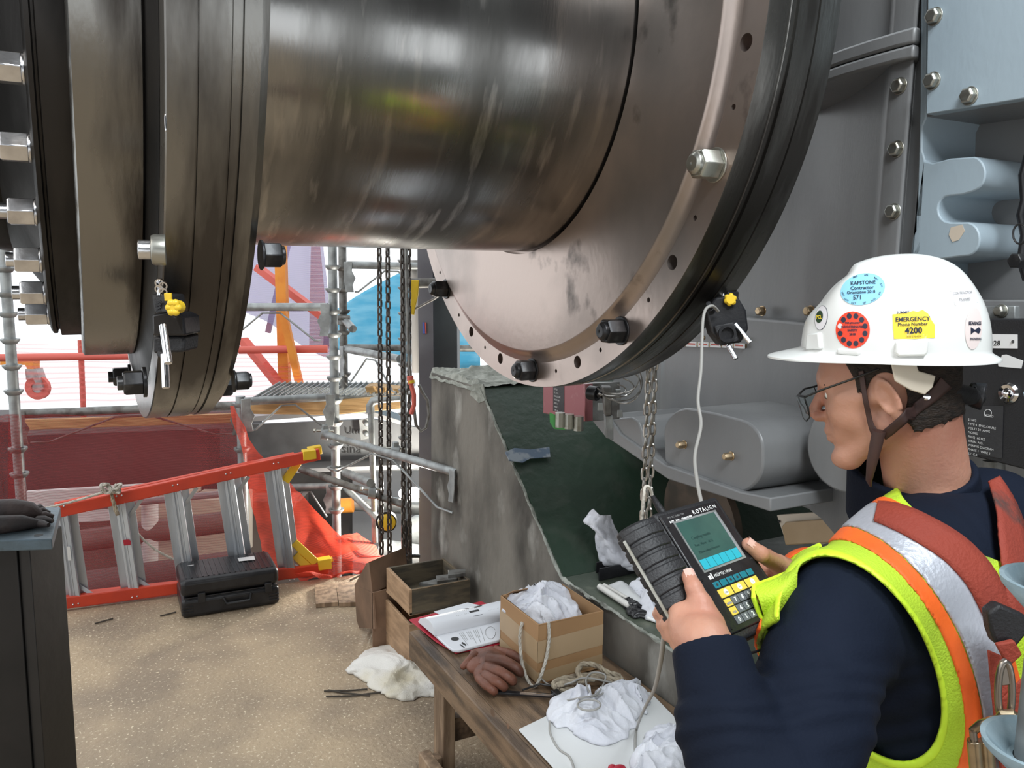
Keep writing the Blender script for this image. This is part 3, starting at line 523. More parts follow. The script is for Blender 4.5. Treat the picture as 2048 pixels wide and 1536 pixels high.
# tarps and nets
def sheet(name, label, cat, px, D, m, nx=24, ny=18, amp=.05, fr=1.5, kind=None, th=0, seed=0, ridge=0.):
    P = [onD(x, y, (D if not isinstance(D, (tuple, list)) else D[i])) for i, (x, y) in enumerate(px)]   # TL TR BR BL
    vs = []
    for j in range(ny+1):
        for i in range(nx+1):
            a, b = i/nx, j/ny; p = P[0].lerp(P[1], a).lerp(P[3].lerp(P[2], a), b); q = Vector((p.x*fr, p.y*fr, p.z*fr*.5+seed))
            w = amp*noise.noise(q)+amp*.5*noise.noise(q*2.3)
            if ridge: w += ridge*(1-abs(noise.noise(Vector((a*9, b*1.5, seed)))*2))*(.3+b)
            p = p-FW*w+UP*amp*.4*noise.noise(q*1.7+Vector((3, 1, 0))); vs.append(p)
    o = MB().add(vs, [(j*(nx+1)+i, j*(nx+1)+i+1, (j+1)*(nx+1)+i+1, (j+1)*(nx+1)+i) for j in range(ny) for i in range(nx)]).build(name, m, smooth=180)
    if th: s = o.modifiers.new('s', 'SOLIDIFY'); s.thickness = th
    return tag(o, label, cat, kind=kind)
tp = mat('translucent_blue_tarp', (.22, .6, .78), .5, 0, (.6, .88, .96), 3.5, .38, .6, (1, 1, 4), emit=None)
b = tp.node_tree.nodes['Principled BSDF']; b.inputs['Transmission Weight'].default_value = 0
N_, L_ = tp.node_tree.nodes, tp.node_tree.links; tl = N_.new('ShaderNodeBsdfTranslucent'); tl.inputs[0].default_value = (.3, .7, .85, 1); mx = N_.new('ShaderNodeMixShader'); mx.inputs[0].default_value = .6; L_.new(b.outputs[0], mx.inputs[1]); L_.new(tl.outputs[0], mx.inputs[2]); L_.new(mx.outputs[0], N_['Material Output'].inputs[0])
sheet('blue_tarp', 'bright blue tarp glowing in daylight behind the hoist chains', 'tarp', ((650, 640), (960, 440), (960, 745), (650, 700)), (8.2, 8.6, 8.6, 8.2), tp, amp=.25, fr=1.2, th=.002)
sheet('debris_net', 'lavender debris netting hanging behind the orange poles under the shaft', 'net', ((430, 440), (645, 440), (668, 702), (430, 600)), 7.0, PN, amp=.2, th=0)
sheet('debris_net', 'pink folded edge of debris netting hanging beside the scaffold post', 'net', ((625, 440), (636, 440), (662, 690), (620, 690)), 6.8, RN, nx=6, amp=.1)
sheet('safety_net', 'wide dark red safety netting hung behind the ladder under the ledger', 'safety net', ((20, 834), (476, 822), (486, 1180), (20, 1232)), (4.5, 4.86, 4.7, 4.42), RN, amp=.05, fr=1.6, nx=50, ny=30, ridge=.02)
sheet('safety_net', 'bunched red netting at the far left edge behind the leather gloves', 'safety net', ((-40, 838), (40, 826), (52, 1005), (-40, 1010)), (4.2, 4.3, 4.25, 4.1), RN, amp=.06, fr=4, nx=14, seed=4, ridge=.04)
sheet('safety_net', 'thin red netting veiling the white daylight above the rail, left of the ladder', 'safety net', ((20, 690), (660, 690), (660, 800), (20, 815)), (6.3, 6.5, 5.5, 5.0), netmat('faint_red_net', (.75, .12, .1), .3, 90), amp=.06)
# drape from the post to a heap on the floor
def drape(name, label, rows, m, seed, amp, fr=5.):
    vs = []; nx = 30; pts = []
    for (xl, yl, dl, xr, yr, dr) in rows: pts.append((onD(xl, yl, dl), onD(xr, yr, dr)))
    R = []
    for k in range(len(pts)-1):
        for s in range(8): R.append((pts[k][0].lerp(pts[k+1][0], s/8), pts[k][1].lerp(pts[k+1][1], s/8), (k+s/8)/(len(pts)-1)))
    R.append((*pts[-1], 1))
    for j, (a, b, f) in enumerate(R):
        for i in range(nx+1):
            p = a.lerp(b, i/nx); q = p*fr; w = amp*(abs(noise.noise(q+Vector((0, 0, seed))))*2-.6)+amp*.5*noise.noise(q*2.7); p = p-FW*w*.8+UP*w*.7*(f > .55); vs.append(p)
    n = nx+1; return tag(MB().add(vs, [(j*n+i, j*n+i+1, (j+1)*n+i+1, (j+1)*n+i) for j in range(len(R)-1) for i in range(nx)]).build(name, m, smooth=180), label, 'safety net')
drape('safety_net', 'bright red netting draped from the short post down behind the ladder feet', ((458, 812, 4.62, 466, 814, 4.62), (475, 880, 4.62, 500, 880, 4.62), (486, 920, 4.62, 522, 915, 4.62), (500, 1000, 4.6, 600, 985, 4.62), (520, 1080, 4.6, 668, 1060, 4.65), (530, 1140, 4.55, 720, 1100, 4.6)), RN2, 2, .05)
drape('safety_net', 'crumpled heap of bright red netting on the floor beside the cardboard box', ((625, 1085, 4.9, 700, 1065, 5.0), (640, 1075, 4.75, 745, 1085, 4.9), (640, 1110, 4.65, 770, 1118, 4.7), (640, 1145, 4.55, 775, 1130, 4.55), (600, 1160, 4.45, 690, 1148, 4.45), (592, 1152, 4.4, 640, 1162, 4.4)), RN2, 9, .09, 6.)
# pipework below, seen through the net
def bgcyl(name, label, cat, a, b, r, m, n=24): return tag(MB().cyl(a, b, r, n=n).build(name, m), label, cat)
lb = MT['lbox']
sheetm = mat('white_corrugated', (.75, .74, .72), .5)
tag(MB().slab([onD(x, y, 5.35) for x, y in ((48, 985), (320, 968), (316, 990), (280, 1000), (240, 1040), (60, 1050))], FW*.05).build('corrugated_sheet', sheetm), 'white panel seen through red netting behind the ladder rungs', 'panel')
bgcyl('process_pipe', 'thin brown pipe behind the red netting, highest of the pipes there', 'pipe', onD(120, 1020, 4.95), onD(470, 985, 5.2), .022, MT['lbox'])
bgcyl('process_pipe', 'thick brown pipe behind the red netting at mid ladder height', 'pipe', onD(60, 1095, 5.4), onD(480, 1040, 5.6), .075, mat('brown_pipe', (.15, .11, .1), .5))
bgcyl('process_pipe', 'thickest brown pipe behind the red netting just above floor level', 'pipe', onD(40, 1195, 5.0), onD(500, 1130, 5.2), .11, mat('brown_pipe2', (.12, .085, .08), .5))
for i, (x0, x1, y0, y1, lab) in enumerate(((230, 285, 1015, 1110, 'cream carton behind netting, left of the white drum'), (318, 372, 985, 1130, 'cream carton behind netting, right of the white drum'), (378, 480, 1000, 1120, 'wide cream carton behind netting near the ladder feet'))):
    tag(MB().slab([onD(x, y, 5.9) for x, y in ((x0, y0), (x1, y0), (x1, y1), (x0, y1))], FW*.3).build('carton', MT['cream']), lab, 'carton')
bgcyl('white_drum', 'slender white drum between the ladder rungs behind netting', 'drum', onD(300, 1000, 5.5), onD(300, 1145, 5.5), .055, sheetm)
tag(MB().bar(onD(64, 1100, 4.9), onD(92, 1165, 4.9), .06, .05).build('red_brace', MT['red']), 'red brace with white patches beside the black stand', 'brace')
lw = thing('lower_duct', 'pale grey duct wall lit by work lamps left of the pedestal', 'duct', onD(780, 1150, 7))
MB().slab([onD(x, y, 7.2) for x, y in ((705, 925), (880, 925), (880, 1210), (705, 1210))], FW*.5).build('duct_side', MT['lbox'], lw)
MB().slab([onD(x, y, 6.9) for x, y in ((708, 925), (745, 925), (745, 945), (708, 945))], FW*.1).build('white_trim', sheetm, lw)
tag(MB().slab([onD(x, y, 7.4) for x, y in ((480, 950), (705, 940), (705, 1220), (480, 1220))], FW*.4).build('dark_duct', mat('dark_duct_grey', (.13, .12, .11), .7, 0, (.08, .075, .07), 3)), 'dark grey duct under the beam behind the ladder feet', 'duct')
bgcyl('orange_pipe_band', 'orange-banded silver pipe left of the work lamps', 'pipe', onD(675, 1012, 5.9), onD(706, 1010, 5.9), .055, MT['orange'])
bgcyl('silver_pipe', 'silver pipe running behind the chains toward the work lamps', 'pipe', onD(706, 1005, 6), onD(860, 1015, 6), .06, MT['galv'])
bgcyl('silver_pipe', 'large silver pipe end between the chains and the pedestal', 'pipe', onD(828, 1060, 5.6), onD(868, 1075, 5.5), .11, MT['galv'], 32)
bgcyl('silver_pipe', 'dull lower silver pipe behind the chain ends', 'pipe', onD(765, 1105, 5.4), onD(860, 1120, 5.3), .09, MT['galv'], 32)
t = thing('work_lamp', 'glaring twin work lamp behind the chains left of the pedestal', 'work lamp', onD(820, 988, 5.2))
MB().ball(onD(805, 987, 5.2), (.026, .026, .03), 8).build('bulb', MT['lamp'], t); MB().ball(onD(829, 987, 5.2), (.04, .03, .045), 8).build('bulb', MT['lamp'], t)
MB().bar(onD(798, 1000, 5.25), onD(840, 1000, 5.25), .02, .02).build('bar', MT['galvd'], t)
pl_ = bpy.data.lights.new('work_lamp_light', 'POINT'); pl_.energy = 60; pl_.color = (1, .95, .85); pl_.shadow_soft_size = .05; o = bpy.data.objects.new('work_lamp_light', pl_); COL.objects.link(o); o.location = onD(818, 990, 5.0)
t = thing('hoist_block', 'yellow and black chain hoist block hanging behind the two left chains', 'hoist', onD(776, 1042, 4.6))
MB().lathe([(-.03, .03), (-.02, .05), (.02, .05), (.03, .03)], onD(775, 1043, 4.65), FW, 20).build('yellow_case', MT['yel'], t)
MB().lathe([(-.015, .05), (-.015, .062), (.015, .062), (.015, .05)], onD(773, 1043, 4.65), FW, 20, closed=True).build('black_band', MT['black'], t)
# caster
t = thing('caster_wheel', 'pink-veiled caster wheel on an orange trolley leg at far left', 'caster', onD(76, 800, 6.8))
MB().lathe([(-.02, .045), (-.02, .1), (.02, .1), (.02, .045)], onD(76, 775, 6.8), FW, 28, closed=True).build('tyre', MT['redpaint'], t); MB().lathe([(-.012, .0), (-.012, .05), (.012, .05), (.012, .0)], onD(76, 775, 6.8), FW, 20).build('hub', MT['galv'], t)
MB().slab([onD(x, y, 6.75) for x, y in ((50, 738), (72, 738), (86, 778), (78, 782), (66, 756), (52, 760))], FW*.1).build('fork', MT['galv'], t); MB().slab([onD(x, y, 6.75) for x, y in ((0, 722), (66, 722), (66, 738), (55, 738), (50, 730), (0, 730))], FW*.1).build('trolley_leg', MT['orange'], t)
# chains
def chain(name, label, p0, p1, pitch, w, r, m, cat='chain', sway=.004, seed=0):
    p0, p1 = Vector(p0), Vector(p1); d = (p1-p0).normalized(); n = int((p1-p0).length/pitch); x, y, _ = frame(d); x = RW-d*RW.dot(d); x.normalize(); y = d.cross(x); m_ = MB(); random.seed(seed)
    for i in range(n):
        c = p0+d*(i+.5)*pitch; a = (i % 2)*math.pi/2+.5+random.uniform(-.2, .2); s = x*math.cos(a)+y*math.sin(a); L = pitch*1.28/2+r*.4; h = w/2-r
        pts = []
        for k in range(12):
            th = 2*math.pi*k/12; pts.append(c+s*h*math.cos(th)+d*(math.sin(th)*h+(L-h-r)*(1 if math.sin(th) > 0.01 else -1 if math.sin(th) < -.01 else 0)))
        m_.tube(pts, r, 6, closed=True)
    return tag(m_.build(name, MT[m]), label, cat)
def vch(label, x, y0, y1, D, pitch, w, r, m, **k):
    a = onD(x, y0, D); b = onD(x, y1, D); chain('hoist_chain', label, a, (a.x, a.y, b.z), pitch, w, r, m, **k)
vch('dark hoist chain, leftmost of those hanging left of the pedestal', 757, 296, 1122, 4.5, .040, .034, .0062, 'chain')
vch('dark hoist chain, second from left of those hanging left of the pedestal', 774, 296, 1128, 4.45, .040, .034, .0062, 'chain', seed=2)
vch('dark hoist chain, third from left, twisted against the wire rope', 804, 296, 1120, 4.3, .036, .030, .0058, 'chain', seed=5)
vch('dark hoist chain, rightmost of those hanging left of the pedestal', 817, 296, 1128, 4.28, .036, .030, .0058, 'chain', seed=8)
vch('plated hoist chain in front of the grey housing, left strand', 1312, 352, 1052, 2.2, .030, .021, .0036, 'chainl', seed=11)
vch('plated hoist chain in front of the grey housing, right strand', 1325, 352, 1045, 2.22, .030, .021, .0036, 'chainl', seed=14)
a = onD(812, 400, 4.25)
t = thing('wire_rope', 'greasy wire rope with red and yellow taped ferrule looping beside the pedestal', 'wire rope', a-UP*1.5)
MB().tube([onD(x, y, 4.24) for x, y in ((812, 296), (812, 500), (815, 620), (818, 720), (822, 760), (826, 800), (832, 850), (842, 862), (852, 855), (858, 830), (855, 800), (845, 785), (838, 770))], .0085, 8).build('rope', MT['galvd'], t)
MB().cyl(onD(820, 752, 4.22), onD(822, 768, 4.22), .017).build('red_ferrule', MT['redpaint'], t); MB().cyl(onD(822, 760, 4.22), onD(822.6, 766, 4.22), .0185).build('yellow_tape', MT['yel'], t)
MB().tube([onD(x, y, 4.22) for x, y in ((822, 768), (828, 790), (828, 810), (822, 828))], .012, 8).build('red_sleeve', MT['redpaint'], t)
t = thing('jack_screw', 'dark threaded jack screw with crossbar standing behind the wooden boxes', 'jack', onD(818, 1135, 4.3))
MB().cyl(onD(816, 1040, 4.35), onD(818, 1150, 4.35), .02).build('screw', MT['nut'], t); MB().cyl(onD(793, 1112, 4.3), onD(840, 1112, 4.3), .01).build('crossbar', MT['nut'], t)
# junction box under the disc
D = 2.55; t = thing('junction_box', 'scuffed red-faced metal junction box with black rating plate below the flange disc', 'junction box', onD(1150, 835, D))
U = 1.4; MB().slab([onU(x, y, U) for x, y in ((1086, 768), (1086, 826), (1170, 843), (1170, 768))], (.03, 0, 0)).build('red_door', MT['pinkbox'], t, bevel=.002)
MB().slab([onU(x, y, U+.03) for x, y in ((1086, 768), (1086, 827), (1168, 844), (1168, 768))], (.14, 0, 0)).build('enclosure', MT['galvd'], t, bevel=.002)
rp = MB().slab([onU(x, y, U-.001) for x, y in ((1106, 770), (1106, 822), (1128, 827), (1128, 770))], (.001, 0, 0)).build('rating_plate', MT['black'], t)
for i in range(7): txt(('LISTED', 'UL  2116', 'ENCLOSURE', 'VOLTS  24', 'AMPS  2', 'PHASE  1', 'TYPE 4X')[i], onU(1108, 779+i*7, U-.0013), ex, UP, .0075, MT['white'], rp, 'plate_lettering')
MB().cyl(onD(1178, 785, 2.5), onD(1196, 788, 2.48), .022).cyl(onD(1196, 788, 2.48), onD(1206, 790, 2.47), .012).build('cable_gland', MT['nut'], t, bevel=.002)
for x, y in ((1120, 838), (1138, 841), (1157, 845)): p = onD(x, y, 2.5); MB().cyl(p+UP*.02, p-UP*.025, .016, n=8).build('bottom_gland', MT['boltm'], t)
t = thing('mounting_stand', 'slotted grey steel upright holding the cable clamp beside the red junction box', 'stand', onD(1218, 860, 2.5))
MB().slab([onD(x, y, 2.42) for x, y in ((1206, 775), (1224, 775), (1224, 832), (1210, 832))], FW*.05).build('clamp_block', MT['galvd'], t, bevel=.003); MB().slab([onD(x, y, 2.44) for x, y in ((1210, 832), (1226, 832), (1227, 880), (1212, 876))], FW*.04).build('upright', MT['galv'], t, bevel=.002)
MB().slab([onD(x, y, 2.41) for x, y in ((1232, 800), (1242, 800), (1242, 780), (1232, 780))], FW*.02).build('clip', MT['galv'], t)
MB().slab([onD(x, y, 2.5) for x, y in ((1099, 825), (1111, 830), (1113, 848), (1131, 856), (1131, 860), (1108, 858), (1100, 845))], FW*.003).build('green_tape', mat('bright_green_tape', (.1, .42, .12), .4), t)
t = thing('wire_bundle', 'loose loops of thin silver wire with hanging tags behind the flange rim', 'wire', onD(1240, 790, 2.4))
for i, (cx, cy, rx, ry) in enumerate(((1228, 775, 40, 20), (1240, 770, 42, 32), (1222, 780, 30, 12), (1248, 765, 36, 42), (1232, 760, 46, 28))):
    MB().tube([onD(cx+rx*math.cos(a), cy+ry*math.sin(a), 2.38+.03*math.sin(a*2+i)) for a in [-1.1+3.6*k/20 for k in range(21)]], .0022, 6).build('wire', MT['chainl'], t)
for x, y in ((1240, 826), (1201, 812)):
    MB().slab([onD(x+a, y+b, 2.36) for a, b in ((-5, -6), (5, -6), (6, 9), (-6, 9))], FW*.002).build('tag', MT['galv'], t, bevel=.001)
# things beyond the ledge
t = thing('cream_guard', 'cream painted sheet guard with bolt holes under the housing behind the reader screen', 'guard', onU(1600, 1080, 2.0))
MB().slab([onU(x, y, 1.95) for x, y in ((1553, 1030), (1760, 1015), (1760, 1060), (1640, 1090), (1570, 1082))], (.02, 0, 0)).build('panel', MT['cream'], t, bevel=.003)
MB().slab([onU(x, y, 1.93) for x, y in ((1568, 1052), (1576, 1043), (1730, 1032), (1760, 1040), (1760, 1078), (1576, 1090))], (-.012, 0, 0)).build('raised_panel', MT['cardl'], t, bevel=.004)
for x, y in ((1558, 1043), (1632, 1022), (1580, 1088)): MB().cyl(onU(x, y, 1.944), onU(x, y, 1.955), .004, n=10).build('bolt_hole', MT['ink'], t)
tag(MB().lathe([(0, .0), (0, .2), (.03, .2), (.03, .0)], onU(1395, 1068, 2.0)+UP*.055, (1, 0, .1), 48).build('rusty_disc', mat('dark_rust', (.1, .07, .05), .7, 0, (.05, .04, .03), 8)), 'brownish round plate leaning in the dark under the housing', 'plate')
# right-hand scaffold post with blue cups
p = onD(2128, 1100, .80); t = thing('scaffold_post', 'scaffold post with worn blue cups at the right edge beside the worker', 'scaffold post', (p.x, p.y, .62))
bl = mat('chalky_blue_paint', (.2, .3, .36), .7, 0, (.3, .4, .45), 14, bump=.2)
MB().cyl((p.x, p.y, .62), (p.x, p.y, 2.2), .024, n=24).build('tube', MT['galv'], t)
for cy, s in ((1185, 1), (1510, 1.05), (818, .9)):
    z = onD(2128, cy, .8).z; MB().lathe([(-.022, .025), (-.02, .03), (.004, .052*s), (.012, .054*s), (.012, .049*s), (-.006, .03), (-.006, .025)], (p.x, p.y, z), (0, 0, 1), 40, closed=True).build('blue_cup', bl, t)
# ------------------------------------------------------------ steel stand at lower left
t = thing('steel_stand', 'black steel stand with blue-grey top plate at the left edge holding dark gloves', 'stand', onZ(40, 1900, 0))
zs = 1.03; c1 = onZ(104, 1078, zs); c2 = onZ(121, 1014, zs); c3 = onZ(-300, 1019, zs); c4 = onZ(-300, 1090, zs)
tpl = MB().slab([c4, c1, c2, c3], (0, 0, -.03)).build('top_plate', MT['plate'], t, bevel=.003)
p = onZ(77, 1072-2, zs+.0006); MB().cyl(p-UP*.002, p, .011, n=24).build('bolt_hole', MT['ink'], tpl)
D0 = (c1-CAM).dot(FW)+.05
a = onD(34, 1110, D0); b = onD(-300, 1115, D0); m = MB(); m.slab([(a.x, a.y, zs-.03), (b.x, b.y, zs-.03), (b.x, b.y, 0), (a.x, a.y, 0)], FW*.02).build('web', MT['blacks'], t, bevel=.002)
a = onD(37, 1110, D0+.005); b = onD(60, 1110, D0-.01); MB().slab([(a.x, a.y, zs-.03), (b.x, b.y, zs-.03), (b.x, b.y, 0), (a.x, a.y, 0)], FW*.16).build('flange', MT['blacks'], t, bevel=.002)
def glove(name, label, rootpx, tips, m, r=.011, palm=None, cuff=None, D=None):
    pass
t = thing('work_glove', 'dark leather work gloves lying on the blue-grey plate at the left edge', 'gloves', onZ(40, 1045, zs))
G0 = lambda x, y, h: onZ(x, y, zs+.0)+UP*h
m = MB(); m.tube([G0(-60, 1052, .03), G0(-10, 1048, .032), G0(30, 1046, .034), G0(62, 1044, .026), G0(84, 1045, .018)], [.04, .036, .034, .03, .012], 14)
m.tube([G0(-60, 1070, .02), G0(0, 1066, .022), G0(45, 1060, .02), G0(80, 1056, .013)], [.03, .026, .022, .01], 12); g = m.build('glove_body', MT['leatherd'], t, smooth=70)
for i, (x0, y0, x1, y1) in enumerate(((70, 1036, 90, 1030), (74, 1040, 100, 1036), (76, 1045, 108, 1043), (76, 1050, 106, 1052), (72, 1055, 98, 1060))):
    MB().tube([G0(x0, y0, .024-.003*i), G0((x0+x1)/2, (y0+y1)/2, .026-.003*i), G0(x1, y1, .014)], [.011, .0105, .006], 10).build('finger', MT['leatherd'], t, smooth=70)
# ------------------------------------------------------------ step ladder
q0, q1 = onZ(40, 1222, .035), onZ(655, 1141, .035); ln = (q1-q0).cross(UP).normalized(); ln = ln if ln.dot(FW) > 0 else -ln
LP = lambda x, y, off=0.: onP(x, y, q0+ln*off, ln)
t = thing('step_ladder', 'orange-red fibreglass step ladder with aluminium treads lying on its side by the floor edge', 'ladder', (q0+q1)/2)
def rail(p, q, w, name, off=0.):
    a, b = LP(*p, off), LP(*q, off); d = (b-a).normalized(); n = ln.cross(d).normalized(); k = MB()
    k.bar(a, b, .008, w, ln.cross(d)); o = None
    k2 = MB(); 
    for s in (-1, 1): k2.bar(a+n*s*w*.5+ln*.014, b+n*s*w*.5+ln*.014, .034, .006, n)
    k.v += []; base = len(k.v); k.v += k2.v; k.f += [tuple(i+base for i in f) for f in k2.f]
    return k.build(name, MT['red'], t, bevel=.0015)
rail((40, 1218), (657, 1137), .055, 'side_rail'); rail((96, 1028), (640, 909), .055, 'side_rail')
rail((70, 1204), (600, 1146), .04, 'rear_rail', .13); rail((110, 1016), (590, 914), .04, 'rear_rail', .13)
rungs = (((124, 1024), (150, 1197)), ((240, 1002), (268, 1183)), ((352, 980), (380, 1165)), ((458, 957), (488, 1158)), ((553, 936), (582, 1150)))
for i, (a, b) in enumerate(rungs):
    A, B = LP(*a, .0), LP(*b, .0); k = MB(); k.bar(A+ln*.012, B+ln*.012, .012, .052, RW)
    d = (B-A).normalized(); w = d.cross(ln).normalized()
    for s in (-1, 1): k.bar(A+w*s*.024+ln*.045, B+w*s*.024+ln*.045, .004, .075, w)
    for s in (-.015, 0, .015): k.bar(A+w*s-ln*.001+ln*.006, B+w*s-ln*.001+ln*.006, .003, .004, RW)
    tr = k.build('tread', MT['alu'], t, bevel=.0012)
    for e, s in ((A, 1), (B, -1)): 
        rr = MB()
        for dx in (-.012, .012): rr.ball(e-d*s*.028+w*dx-ln*.004, .005, 5)
        rr.build('rivet', MT['zinc'], t)
    if i in (1, 2, 3): MB().bar(A+ln*.06+d*.03, A+ln*.1-w*.0+d*.12+RW*.0, .004, .02, ln).build('tread_brace', MT['alu'], t)
    MB().bar(B-d*.10+ln*.05+w*.03*(-1), B-d*.0+ln*.05+RW*.09, .018, .004, ln).build('tread_brace', MT['alu'], t)
    if i in (1, 2, 3): MB().bar(A+d*.10+ln*.05+RW*.03, A+d*.0+ln*.05+RW*.11, .018, .004, ln).build('tread_brace', MT['alu'], t)
MB().slab([LP(x, y, -.006) for x, y in ((133, 1093), (140, 1093), (143, 1121), (136, 1121))], -ln*.001).build('tread_sticker', MT['paper'], t)
MB().slab([LP(x, y, -.006) for x, y in ((246, 1080), (258, 1079), (262, 1083), (261, 1090), (248, 1091))], -ln*.001).build('red_tape', MT['crim'], t)
for px in (((606, 903), (632, 900), (634, 918), (607, 922)), ((636, 1122), (663, 1117), (664, 1138), (638, 1142))):
    MB().slab([LP(x, y, -.012) for x, y in px], ln*.06).build('yellow_foot', MT['yel'], t, bevel=.004)
for px in (((616, 897), (643, 892), (645, 908), (620, 912)), ((640, 1120), (666, 1116), (667, 1124), (641, 1128))):
    MB().slab([LP(x, y, .10) for x, y in px], ln*.05).build('yellow_foot', MT['yel'], t, bevel=.004)
for a, b in (((596, 925), (570, 963)), ((588, 1085), (632, 1126)), ((590, 1110), (618, 1136))):
    MB().bar(LP(*a, .04), LP(*b, .02), .045, .012, ln).build('corner_brace', MT['yel'], t, bevel=.003)
t = thing('tie_rope', 'pale rope knotted to the ladder rail with a slack tail drooping to the case', 'rope', LP(225, 990, -.03))
def ropetube(pts, r, n=10, tw=26, name='rope', m=None, parent=None, sub=6):
    # smoothed two-strand twisted rope
    P = [Vector(p) for p in pts]; C = []
    for i in range(len(P)-1):
        p0, p1, p2, p3 = P[max(i-1, 0)], P[i], P[i+1], P[min(i+2, len(P)-1)]
        for s in range(sub):
            f = s/sub; C.append(.5*((2*p1)+(p2-p0)*f+(2*p0-5*p1+4*p2-p3)*f*f+(3*p1-p0-3*p2+p3)*f**3))
    C.append(P[-1]); L = 0; D_ = [0]
    for i in range(1, len(C)): L += (C[i]-C[i-1]).length; D_.append(L)
    N = max(8, int(L/(r*1.1))); R = []; j = 0
    for k in range(N+1):
        s = L*k/N
        while j < len(C)-2 and D_[j+1] < s: j += 1
        R.append(C[j].lerp(C[j+1], (s-D_[j])/max(1e-9, D_[j+1]-D_[j])))
    mb = MB()
    for ph in (0, 2.094, 4.189):
        pts2 = []; x = None
        for k in range(N+1):
            d = (R[min(k+1, N)]-R[max(k-1, 0)]).normalized(); x = frame(d)[0] if x is None else (x-d*x.dot(d)).normalized(); y = d.cross(x); a = k*1.1*1.1/1.6+ph; pts2.append(R[k]+(x*math.cos(a)+y*math.sin(a))*r*.5)
        mb.tube(pts2, r*.58, 6)
    return mb.build(name, m or MT['rope'], parent, smooth=80)
ropetube([LP(60, 1022, -.03), LP(110, 1012, -.03), LP(160, 999, -.04), (LP(205, 985, -.05))], .0065, m=MT['ropew'], parent=t)
kn = [LP(222+16*math.cos(a)*(1+.3*math.sin(2.3*a)), 975+9*math.sin(a*1.7)+2, -.045+.02*math.sin(a*3)) for a in [i*.5 for i in range(28)]]
ropetube(kn, .008, m=MT['ropew'], parent=t, name='knot')
ropetube([LP(222, 985, -.02), LP(228, 1005, -.03), LP(236, 1030, -.03), LP(231, 1022, -.03), LP(224, 996, -.03)], .008, m=MT['rope'], parent=t, name='loop')
ropetube([LP(260, 1050, .07), LP(290, 1082, .07), LP(320, 1105, .06), LP(360, 1122, .06), LP(420, 1130, .05), (LP(470, 1127, .04))], .0065, m=MT['ropew'], parent=t)
# ------------------------------------------------------------ carry case
f0, f1 = onZ(364, 1240, 0), onZ(560, 1208, 0); ux = (f1-f0).normalized(); uy = UP.cross(ux).normalized(); W_ = (f1-f0).length; H_ = .20; Dp = .30
t = thing('carry_case', 'ribbed black plastic carry case with handle and paper label lying in front of the ladder', 'case', (f0+f1)/2)
def CB(x, y, z): return f0+ux*x+uy*y+UP*z
M3 = Matrix((ux, uy, UP)).transposed()
MB().box(CB(W_/2, Dp/2, .05), (W_, Dp, .10), M3).build('base_shell', MT['black'], t, bevel=.022, seg=4)
MB().box(CB(W_/2, Dp/2, .152), (W_, Dp, .092), M3).build('lid_shell', MT['black'], t, bevel=.028, seg=4)
m = MB()
for i in range(17): m.box(CB(.03+(W_-.06)*i/16, Dp/2, .199), (.008, Dp-.05, .004), M3)
m.build('lid_ribs', MT['black'], t, bevel=.001)
m = MB()
for s in (.03, W_-.03):
    for z in (.03, .045, .06): m.box(CB(s, .0, z), (.05, .008, .006), M3)
m.box(CB(W_/2, .0, .105), (W_-.02, .006, .005), M3); m.build('shell_ribs', MT['black'], t, bevel=.001)
m = MB(); m.tube([CB(W_*.42, -.004, .085), CB(W_*.44, -.018, .055), CB(W_*.68, -.018, .055), CB(W_*.70, -.004, .085)], .007, 8); m.build('handle', MT['black'], t)
for x in (.2, .88): MB().box(CB(W_*x, -.004, .10), (.035, .012, .05), M3).build('latch', MT['black'], t, bevel=.002)
MB().slab([CB(W_*.63, .16, .203), CB(W_*.8, .15, .203), CB(W_*.81, .21, .203), CB(W_*.63, .21, .203)], UP*.001).build('paper_label', MT['paper'], t)
for a in ((W_*.14, .2, .203, .03, .006), (W_*.1, .02, .19, .02, .012)): MB().box(CB(*a[:3]), (a[3], a[4], .001), M3).build('white_scuff', MT['paper'], t)
# ------------------------------------------------------------ boxes on the floor
def openbox(mb, p, sx, sy, h, th=.012, lo=0.):
    x, y, z = p; mb.slab([(x, y, z), (x+sx, y, z), (x+sx, y+sy, z), (x, y+sy, z)], (0, 0, th))
    for a, b, c, d in ((x, y, x+th, y+sy), (x+sx-th, y, x+sx, y+sy), (x+th, y, x+sx-th, y+th), (x+th, y+sy-th, x+sx-th, y+sy)):
        mb.slab([(a, b, z), (c, b, z), (c, d, z), (a, d, z)], (0, 0, h))
pA = onZ(749, 1261, 0); uA = pA.x; vA1 = pA.y; hA = onU(741, 1166, uA).z; vB0 = onU(819, 1181, uA).y; vB1 = onU(773, 1142, uA).y; hB = onU(819, 1181, uA).z; zB = onU(819, 1232, uA).z; uB1 = onV(941, 1163, vB0).x; uB1 = min(uB1, U0-.02)
t = thing('plywood_crate', 'pale plywood crate standing on the floor under the smaller dark-sided crate', 'crate', (uA+.2, vB0+.2, 0))
m = MB(); openbox(m, (uA, vB0+.004, 0), uB1-uA, vA1-vB0, min(hA, zB)-.0); m.build('box', MT['wood2'], t, bevel=.002)
t = thing('plywood_crate', 'dark-sided open plywood crate holding steel plates, stacked on the paler crate', 'crate', (uA+.2, vB0+.2, zB))
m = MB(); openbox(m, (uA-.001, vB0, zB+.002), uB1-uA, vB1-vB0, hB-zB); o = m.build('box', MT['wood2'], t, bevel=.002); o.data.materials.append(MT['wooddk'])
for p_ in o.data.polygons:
    if p_.center.x > uA+.006: p_.material_index = 1  # darker plywood everywhere except on the left wall
t = thing('steel_plates', 'grey machined steel plates lying in the dark-sided crate', 'steel plates', onZ(885, 1170, hB-.05))
